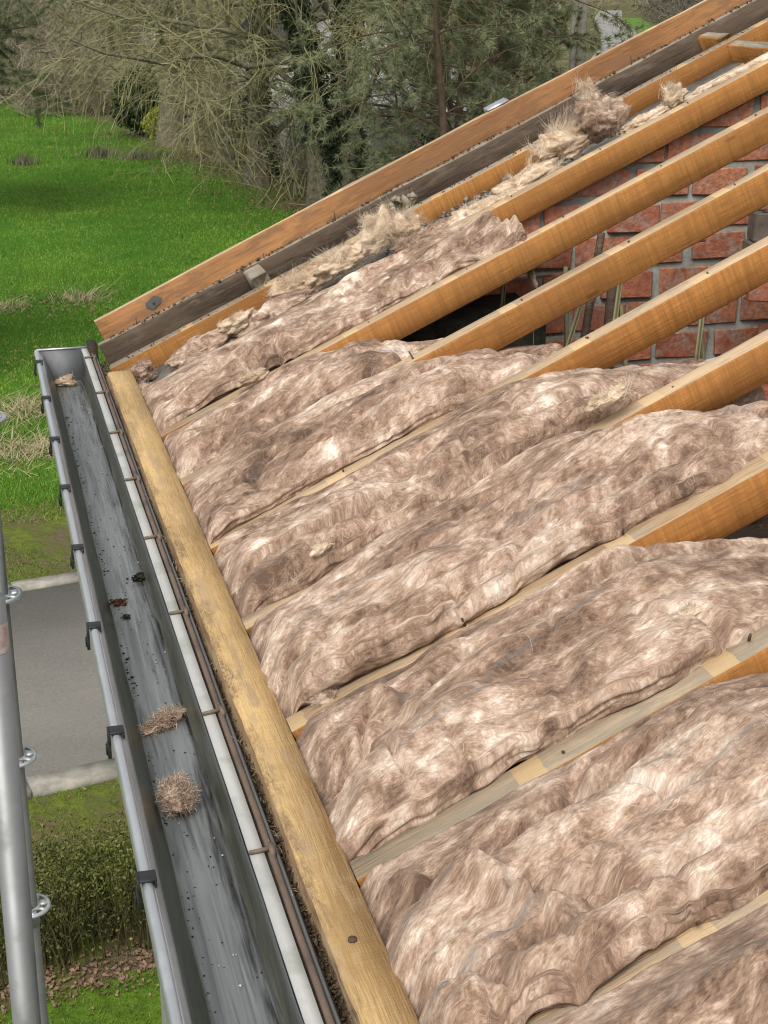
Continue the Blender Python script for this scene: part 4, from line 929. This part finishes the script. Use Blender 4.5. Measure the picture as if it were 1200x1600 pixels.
def reed(loc, r, n, h, lab, seed, mat):
    rg = np.random.default_rng(seed); blades('rush_tuft', loc[0] + rg.normal(0, r, n), loc[1] + rg.normal(0, r, n), h, .02, mat, seed, lab, .35)
reed((5.0, 64), .35, 260, .45, 'dark rush tuft standing alone in the far meadow', 85, M['bark'])
reed((6.6, 63), .5, 260, .4, 'brownish rush tuft right of the dark one', 86, M['bark'])
reed((1.9, 62), .3, 160, .45, 'small brown tuft far left in the meadow', 87, M['bark'])

def hedge():
    t = empty('hedge', (.4, 9.8, 0), 'clipped olive green hedge between lawn and road', 'hedge'); rg = np.random.default_rng(91)
    n = 900; X = rg.uniform(-3.5, 3.5, n); Y = 9.80 + rg.uniform(-.27, .27, n) + .17 * (X - .4); K = 5; p = np.c_[X, Y, np.zeros(n)]; d = nrm(np.c_[rg.normal(0, .12, n), rg.normal(0, .12, n), np.ones(n)]); P = []
    for k in range(K): P.append(p); p = p + d * .2 * rg.uniform(.8, 1.05, (n, 1)); d = nrm(d + rg.normal(size=(n, 3)) * .18)
    V, F = tubes(np.stack(P, 1), np.linspace(.010, .003, K)[None] * rg.uniform(.5, 1.3, (n, 1)), 3); link('stems', mesh_np('stems', V, F), plain('hedge_stem', (.05, .048, .018), (.115, .105, .045), 8), t)
    n = 5500; X = rg.uniform(-3.5, 3.5, n); u = rg.uniform(-.36, .36, n); Y = 9.80 + u + .17 * (X - .4); Z = rg.uniform(.25, .86, n); K = 3; p = np.c_[X, Y, Z]; d = nrm(np.c_[rg.normal(0, .6, n), rg.normal(0, .6, n) + u, np.ones(n) * .9]); P = []
    for k in range(K): P.append(p); p = p + d * .05; d = nrm(d + rg.normal(size=(n, 3)) * .3)
    V, F = tubes(np.stack(P, 1), np.full((n, K), .0022), 3); link('twigs', mesh_np('twigs', V, F), plain('hedge_twig', (.09, .085, .035), (.20, .18, .08), 8), t)
    n = 60000; X = rg.uniform(-3.5, 3.5, n); u = rg.normal(0, .2, n).clip(-.42, .42); Y = 9.80 + u + .17 * (X - .4); Z = .95 * rg.random(n) ** .55 + .03 * fbm(X * 4, Y * 4, 2., 2); Z = np.where(rg.random(n) < .3, .84 + rg.normal(0, .05, n), Z); k = Z > .15
    V, F = leaves(np.c_[X, Y, Z][k], rg.uniform(.008, .02, n)[k], rg, .55, .6); link('foliage', mesh_np('foliage', V, F), M['hedge_leaf'], t)
hedge()

# ================================================================== trees
def grow(P, Rd, nch, t0, t1, ang, Lf, rf, K, droop, wob, rg, jitL=.4, out=None):
    """children of polylines P (N,K0,3): vectorised next level"""
    N, K0, _ = P.shape; M_ = N * nch
    pi = np.repeat(np.arange(N), nch); t = rg.uniform(t0, t1, M_) * (K0 - 1); i0 = np.minimum(t.astype(int), K0 - 2); f = (t - i0)[:, None]
    s = P[pi, i0] * (1 - f) + P[pi, i0 + 1] * f; tg = nrm(P[pi, i0 + 1] - P[pi, i0]); pr_ = Rd[pi, i0] * (1 - f[:, 0]) + Rd[pi, i0 + 1] * f[:, 0]
    pl = np.linalg.norm(np.diff(P, axis=1), axis=2).sum(1)[pi]
    q = nrm(np.cross(tg, rg.normal(size=(M_, 3)))); a = R(ang) * rg.uniform(.6, 1.3, M_)[:, None]; d = nrm(tg * np.cos(a) + q * np.sin(a))
    L = pl * Lf * rg.uniform(1 - jitL, 1 + jitL, M_); Q = [s]; dr = np.broadcast_to(np.asarray(droop, float), (M_,))
    for k in range(1, K):
        Q.append(Q[-1] + d * (L / (K - 1))[:, None]); d = nrm(d + rg.normal(size=(M_, 3)) * wob + np.array([0, 0, 1.]) * dr[:, None])
    r0 = np.maximum(pr_ * rf, .004)
    return np.stack(Q, 1), r0[:, None] * np.linspace(1, .3, K)[None]
def tube_obj(name, sets, mat, parent, sides=(8, 5, 3, 3)):
    V = []; F = []; n = 0
    for (P, Rd), s in zip(sets, sides):
        if s == 2:      # finest twigs: thin strips turned at random
            T_ = nrm(np.gradient(P, axis=1)); rr_ = np.random.default_rng(len(P)); S_ = nrm(np.cross(T_, rr_.normal(size=(len(P), 1, 3)) + 0 * T_)); v, f = ribbons(P, Rd * 1.25, S_)
        else: v, f = tubes(P, Rd, s)
        V.append(v); F.append(f + n); n += len(v)
    return link(name, mesh_np(name, np.concatenate(V), np.concatenate(F), True), mat, parent)
def bare_tree(loc, h, r, lab, seed, limbs=14, lo=.12, twigs=(7, 6, 4), forks=1, ivy=0, mat='twig', minr=.0075, spread=1.0, group='bare trees along the meadow edge'):
    t = empty('bare_tree', (*loc, 0), lab, 'tree', group); rg = np.random.default_rng(seed); tr = []
    for q in range(forks):
        K = 12; p = np.array([loc[0] + (q - (forks - 1) / 2) * r * 1.9, loc[1] + rg.normal() * .2, -.1]); d = nrm(np.array([rg.normal() * .05, rg.normal() * .05, 1.])); Q = []
        for k in range(K): Q.append(p); p = p + d * h / (K - 1); d = nrm(d + rg.normal(size=3) * .06 + np.array([0, 0, .05]))
        rr = r * (1 - .75 * np.linspace(0, 1, K)); rr[0] *= 1.45; rr[1] *= 1.02
        tr.append((np.array(Q), rr))
    P0 = np.stack([q[0] for q in tr]); R0 = np.stack([q[1] for q in tr])
    P1, R1 = grow(P0, R0, limbs, lo, .9, 68, .42 * spread, .32, 9, .02, .16, rg)
    P2, R2 = grow(P1, R1, twigs[0], .15, .95, 45, .45, .42, 7, -.05, .22, rg)
    P3, R3 = grow(P2, R2, twigs[1], .1, .98, 42, .5, .5, 6, -.10, .25, rg); P4, R4 = grow(P3, R3, twigs[2], .1, .98, 38, .6, .6, 5, -.16, .22, rg)
    keep = (P4[:, 0, 2] < 8.5) | (rg.random(len(P4)) < .3); P4, R4 = P4[keep], R4[keep]
    cap = lambda Rr: np.maximum(Rr, minr)
    tube_obj('trunk', [(P0, R0), (P1, cap(R1))], M['bark'], t, (10, 6))
    tube_obj('crown', [(P2, cap(R2)), (P3, np.maximum(R3, minr * .85)), (P4, np.maximum(R4, minr * .75))], M[mat], t, (3, 2, 2))
    if ivy:
      for Pt, Rt in tr:
        n = ivy; k = rg.uniform(.15, 8, n); i0 = k.astype(int); f = (k - i0)[:, None]; c = Pt[i0] * (1 - f) + Pt[i0 + 1] * f; a = rg.uniform(0, 2 * math.pi, n); a = np.where(k < 1.6, rg.normal(0, .7, n), a)
        rr = (Rt[i0] * (1 - f[:, 0]) + Rt[i0 + 1] * f[:, 0]) + np.abs(rg.normal(.06, .12, n)); V, F = leaves(c + np.stack([np.cos(a) * rr, np.sin(a) * rr, 0 * a], 1), rg.uniform(.05, .09, n), rg, .7); link('ivy', mesh_np('ivy', V, F), M['ivy'], t)
    return t
bare_tree((11.15, 47.0), 15, .42, 'ivy clad double trunk nearest the barge board', 301, 16, .10, (8, 7, 6), 2, 7000)
bare_tree((9.9, 53.5), 15, .46, 'bare tree standing just left of the ivy clad one', 302, 18, .10, (8, 7, 6), 1, 2500)
bare_tree((9.25, 68.0), 16, .62, 'broad forked bare tree behind the yellow green shrub', 303, 16, .24, (8, 7, 4), 2, spread=.7)
bare_tree((9.9, 61.0), 14, .34, 'slim bare trunk between the forked and the left hand tree', 304, 14, .12, (7, 6, 4), spread=.7)
bare_tree((8.4, 92.0), 14, .4, 'grey bare tree at the far end of the meadow', 305, 16, .08, (8, 6, 4), mat='twig_grey', minr=.014)
bare_tree((3.2, 98.0), 13, .35, 'grey bare tree behind the top left pine', 306, 16, .06, (8, 6, 4), mat='twig_grey', minr=.015)
bare_tree((13.5, 84.0), 14, .4, 'bare tree far behind the forked one', 307, 16, .06, (8, 6, 4), minr=.014)
bare_tree((15.5, 50.0), 14, .32, 'bare tree entangled with the pines behind the verge', 308, 16, .12, (8, 7, 3), spread=.6)
bare_tree((20.8, 57.0), 15, .22, 'pale slender tree behind the right hand pines', 309, 22, .05, (8, 7, 4), spread=.5)
bare_tree((21.0, 64.0), 14, .24, 'bare tree left of the wooden pole', 310, 22, .04, (8, 7, 4), spread=.36)
# thin saplings along the edge
rgS = np.random.default_rng(320)
def sapling(x, y, h, lab, seed):
    t = empty('sapling', (x, y, 0), lab, 'sapling', 'saplings along the meadow edge'); rg = np.random.default_rng(seed); n = 5; K = 7
    p = np.repeat(np.array([[x, y, 0.]]), n, 0) + rg.normal(size=(n, 3)) * np.array([.12, .12, 0]); d = nrm(np.c_[rg.normal(0, .15, n), rg.normal(0, .15, n), np.ones(n)]); Q = []
    for k in range(K): Q.append(p); p = p + d * h / (K - 1); d = nrm(d + rg.normal(size=(n, 3)) * .12)
    P0 = np.stack(Q, 1); R0 = np.full((n, K), .03) * np.linspace(1, .4, K); P1, R1 = grow(P0, R0, 16, .15, .98, 45, .4, .6, 6, -.02, .2, rg); P2, R2 = grow(P1, R1, 6, .1, .98, 40, .5, .7, 5, -.05, .2, rg)
    tube_obj('trunk', [(P0, R0)], M['twig_grey'], t, (5,)); tube_obj('crown', [(P1, np.maximum(R1, .009)), (P2, np.maximum(R2, .008))], M['twig_grey'], t, (3, 2))
for i, (x, y, h, lab) in enumerate([(7.6, 79, 3.0, 'grey sapling just left of the dark evergreen shrub'), (6.6, 84, 3.5, 'grey sapling clump at the left end of the wood edge'), (9.6, 58.0, 3.0, 'sapling in front of the slim bare trunk'), (10.6, 50, 2.6, 'sapling between the ivy trunk and its left neighbour'), (4.6, 90, 3.2, 'pale sapling clump below the grey trees'), (9.9, 64, 3, 'sapling to the right of the forked tree')]): sapling(x, y, h, lab, 330 + i)

def thicket(name, x0, x1, y0, y1, h, n, lab, seed, mat, rmin=.02, L=2.2, lane_rel=False):
    rg = np.random.default_rng(seed); K = 4; X = rg.uniform(x0, x1, n); Y = rg.uniform(y0, y1, n); X = X + (57.5 + (Y - 130) * .4145 if lane_rel else 0); p = np.c_[X, Y, h * rg.random(n) ** 1.3]; d = nrm(rg.normal(size=(n, 3)) * np.array([.8, .8, .5]) + np.array([0, 0, .55])); Q = []
    for k in range(K): Q.append(p); p = p + d * (L / (K - 1)) * rg.uniform(.4, 1.2, (n, 1)); d = nrm(d + rg.normal(size=(n, 3)) * .22 + np.array([0, 0, -.05]))
    P_ = np.stack(Q, 1); T_ = nrm(np.gradient(P_, axis=1)); V, F = ribbons(P_, 1.3 * rmin * rg.uniform(.5, 1.5, (n, 1)) * np.linspace(1, .35, K)[None], nrm(np.cross(T_, rg.normal(size=(n, 1, 3)) + 0 * T_))); tag(link(name, mesh_np(name, V, F), mat), lab, None, None, 'stuff')
thicket('thicket', -14, 34, 92, 122, 7.5, 22000, 'grey brown tangle of brushwood at the far end of the meadow', 401, M['twig_grey'])
thicket('undergrowth', 11, 30, 69, 90, 5.5, 9000, 'tangled olive undergrowth in the wood on the right', 402, M['twig'], .014, 2.0)
thicket('brushwood', 2.5, 9.5, 84, 92, 2.6, 4500, 'low brown brushwood along the far edge of the meadow', 403, M['twig_grey'], .012, 1.2)
thicket('lane_wood', 8, 70, 140, 300, 12, 16000, 'brown leafless wood beside the distant lane', 404, plain('brown_far_twigs', (.10, .085, .065), (.16, .14, .11), .3, .9, 0), .05, 4.5, True)
thicket('far_wood', -20, 400, 330, 400, 14, 7000, 'far brown leafless wood closing the lane', 405, M['twig_grey'], .11, 6)
thicket('lane_scrub', -30, -7, 90, 200, 9, 7000, 'leafless scrub left of the distant lane', 406, M['twig_grey'], .03, 3, True)

thicket('edge_brush', 8.6, 12.6, 46, 72, 4.5, 2600, 'fine tangled twigs in front of the trunks at the wood edge', 407, M['twig'], .0085, 1.7)

def pine(loc, h, r, lab, seed, boughs=38, lo=.1, bl=.34, clumps=32, need=25, mat='needle', nl=.26, ndroop=-.05):
    t = empty('pine_tree', (*loc, 0), lab, 'tree', 'pines around the meadow'); rg = np.random.default_rng(seed); K = 10
    p = np.array([loc[0], loc[1], -.1]); d = np.array([0, 0, 1.]); Q = []
    for k in range(K): Q.append(p); p = p + d * h / (K - 1); d = nrm(d + rg.normal(size=3) * .05 + np.array([0, 0, .05]))
    P0 = np.array(Q)[None]; R0 = (r * (1 - .8 * np.linspace(0, 1, K)))[None]
    P1, R1 = grow(P0, R0, boughs, lo, .95, 82, bl, .3, 8, ndroop, .12, rg); P2, R2 = grow(P1, R1, 8, .25, .98, 45, .35, .5, 5, -.02, .18, rg)
    tube_obj('trunk', [(P0, R0), (P1, np.maximum(R1, .02))], M['pine_bark'], t, (9, 5)); tube_obj('twigs', [(P2, np.maximum(R2, .010))], M['twig'], t, (3,))['kind'] = 'stuff'
    nb = len(P2); n = nb * clumps // 4; pi = rg.integers(0, nb, n); tt = rg.uniform(.2, 1, n) * 3.99; i0 = tt.astype(int); f = (tt - i0)[:, None]; c = P2[pi, i0] * (1 - f) + P2[pi, i0 + 1] * f; ax = nrm(P2[pi, i0 + 1] - P2[pi, i0])
    c = np.repeat(c, need, 0); ax = np.repeat(ax, need, 0); m = len(c); dd = nrm(ax * .7 + rg.normal(size=(m, 3)) * .75 + np.array([0, 0, -.08])); s = nrm(np.cross(dd, rg.normal(size=(m, 3)))) * .0095
    L = nl * rg.uniform(.5, 1.1, m)[:, None]; V = np.stack([c - s, c + s, c + dd * L], 1).reshape(-1, 3); link('crown', mesh_np('crown', V, np.arange(m * 3).reshape(m, 3)), M[mat], t)
    return t
pine((-1.1, 48.5), 11, .26, 'blue green pine reaching in at the top left corner', 501, 56, .40, .30, clumps=75)
pine((-1.55, 29.0), 8, .18, 'pine whose bough tip shows at the left edge above the meadow', 502, 50, .2, .20, clumps=44)
pine((14.9, 46.0), 11, .16, 'blue green pine right of the ivy clad trunk', 503, 40, .16, .24, clumps=24)
pine((12.3, 39.0), 11, .14, 'dense pine rising behind the middle of the barge board', 504, 48, .10, .28)
pine((15.4, 44.5), 12, .18, 'dark pine with reddish trunk behind the verge', 505, 44, .08, .28, mat='needle2', ndroop=-.12)
pine((18.6, 50.0), 13, .26, 'olive drooping conifer behind the metal flashing', 506, 50, .06, .19, mat='needle2', ndroop=-.14)
pine((19.2, 57.0), 13, .2, 'olive drooping conifer left of the wooden pole', 507, 44, .05, .17, mat='needle2', ndroop=-.14, clumps=18)

def shrub(name, loc, rx, rz, n, mat, lab, seed, size=.07):
    t = empty(name, (*loc, 0), lab, 'shrub'); rg = np.random.default_rng(seed); K = 5; m = 40
    p = np.c_[np.full(m, loc[0]) + rg.normal(0, .1, m), np.full(m, loc[1]) + rg.normal(0, .1, m), np.zeros(m)]; d = nrm(np.c_[rg.normal(0, .35, m), rg.normal(0, .35, m), np.ones(m)]); Q = []
    for k in range(K): Q.append(p); p = p + d * rz * 1.6 / (K - 1); d = nrm(d + rg.normal(size=(m, 3)) * .15)
    V, F = tubes(np.stack(Q, 1), np.full((m, K), .02), 4); link('stem', mesh_np('stem', V, F), M['twig'], t)
    d = nrm(rg.normal(size=(n, 3))); rad = (.55 + .45 * rg.random(n)) * (1 + .35 * fbm(d[:, 0] * 2.2 + seed, d[:, 1] * 2.2, d[:, 2] * 2.2, 2)); c = d * rad[:, None] * np.array([rx, rx, rz]) + np.array([loc[0], loc[1], rz * 1.08]); c = c[c[:, 2] > .1]
    V, F = leaves(c, rg.uniform(.6, 1.2, len(c)) * size, rg, .6, .4); link('crown', mesh_np('crown', V, F), M[mat], t)
shrub('evergreen_shrub', (7.65, 72.0), 1.15, 1.55, 7000, 'evergreen', 'rounded dark evergreen shrub at the wood edge', 601, .09)
shrub('yellow_shrub', (8.3, 70.0), .68, .72, 3000, 'yellow_leaf', 'bright yellow green shrub before the dark evergreen one', 602, .07)
shrub('holly_shrub', (13.2, 41.0), 2.0, 1.3, 9000, 'ivy', 'dark ivy like shrub behind the lower barge board', 603, .06)
shrub('laurel_shrub', (11.0, 61.0), 1.4, 1.0, 4000, 'evergreen', 'dark low evergreen between the bare trunks', 604, .08)
shrub('broad_shrub', (20.5, 52.0), 3.0, 1.6, 9000, 'ivy', 'dark broad shrub at the foot of the drooping conifers', 605, .08)

# wooden pole
b = MB(); b.tube([(25.0, 60.4, -.2), (25.0, 60.4, 3.5), (25.02, 60.4, 9.0)], [.24, .22, .19], 14); pl = empty('utility_pole', (25, 60.4, 0), 'tall grey wooden pole left of the distant lane', 'pole'); b.build('shaft', plain('grey_pole_wood', (.14, .13, .11), (.24, .225, .19), 3), pl, True)
b = MB(); b.tube([(24.62, 60.4, -.2), (24.62, 60.4, 9.0)], [.13, .11], 10); b.build('stay_post', plain('pale_stay_wood', (.20, .19, .165), (.30, .285, .25), 3), pl, True)
b = MB(); b.box((24.4, 60.3, 8.4), (25.6, 60.5, 8.55)); b.build('crossarm', M['grey_wood'], pl)

# houses behind the trees
def far_house(name, x0, x1, y0, y1, hw, hr, wins, lab, roof='slate', wallm='white_wall'):
    t = empty(name, ((x0 + x1) / 2, y0, 0), lab, 'house'); xm = (x0 + x1) / 2
    b = MB(); b.box((x0, y0, 0), (x1, y1, hw)); b.add([[x0, y0, hw], [x1, y0, hw], [xm, y0, hr], [x0, y1, hw], [x1, y1, hw], [xm, y1, hr]], [[0, 1, 2], [5, 4, 3]]); b.build('wall', M[wallm], t)
    b = MB(); o_ = .35
    for s, xe in ((-1, x0), (1, x1)):
        k = (hr - hw) / (xm - x0); a = [xe + s * o_, y0 - o_, hw - o_ * k + .02]; c = [xm, y0 - o_, hr + .02]; d = [xm, y1 + o_, hr + .02]; e = [xe + s * o_, y1 + o_, hw - o_ * k + .02]
        V = [a, c, d, e] + [[q[0], q[1], q[2] + .16] for q in (a, c, d, e)]; b.add(V, [[0, 1, 2, 3], [4, 7, 6, 5], [0, 4, 5, 1], [1, 5, 6, 2], [2, 6, 7, 3], [3, 7, 4, 0]])
    b.build('roof', M[roof], t)
    for (wx, wz, ww, wh) in wins:
        b = MB(); b.box((wx, y0 - .03, wz), (wx + ww, y0 + .02, wz + wh)); f = b.build('window', M['slate'], t)
        for q in range(2):
            b = MB(); b.box((wx + .06 + q * ww / 2, y0 - .036, wz + .06), (wx + ww / 2 - .03 + q * ww / 2, y0 - .031, wz + wh - .06)); b.build('pane', M['glass'], f)
far_house('white_house', 11.6, 17.4, 58, 68, 4.6, 7.2, [(12.6, .8, 1.1, 1.3), (13.6, 2.9, .9, 1.0), (15.6, .9, 1.2, 1.3)], 'white house with dark gable roof glimpsed through the ivy clad tree')
far_house('white_cottage', 12.2, 16.0, 104, 112, 4.4, 6.2, [(13.4, 2.2, .9, 1.1)], 'small white house seen through a gap in the forked tree')
far_house('red_roofed_house', 18.2, 21.6, 62, 68, 2.3, 4.6, [(16.0, .9, .9, 1.0)], 'low white outbuilding with red brown roof behind the pine', 'red_tile')
b = MB(); b.box((12.9, 51.2, 0), (15.6, 51.5, 1.9)); tag(b.build('garden_wall', M['garden_wall']), 'stained pale garden wall right of the ivy clad trunk', 'wall')
far_house('distant_house', 104, 110, 318, 326, 3.2, 5.5, [(105, 1, 1.2, 1.4)], 'tiny white house at the far end of the lane')
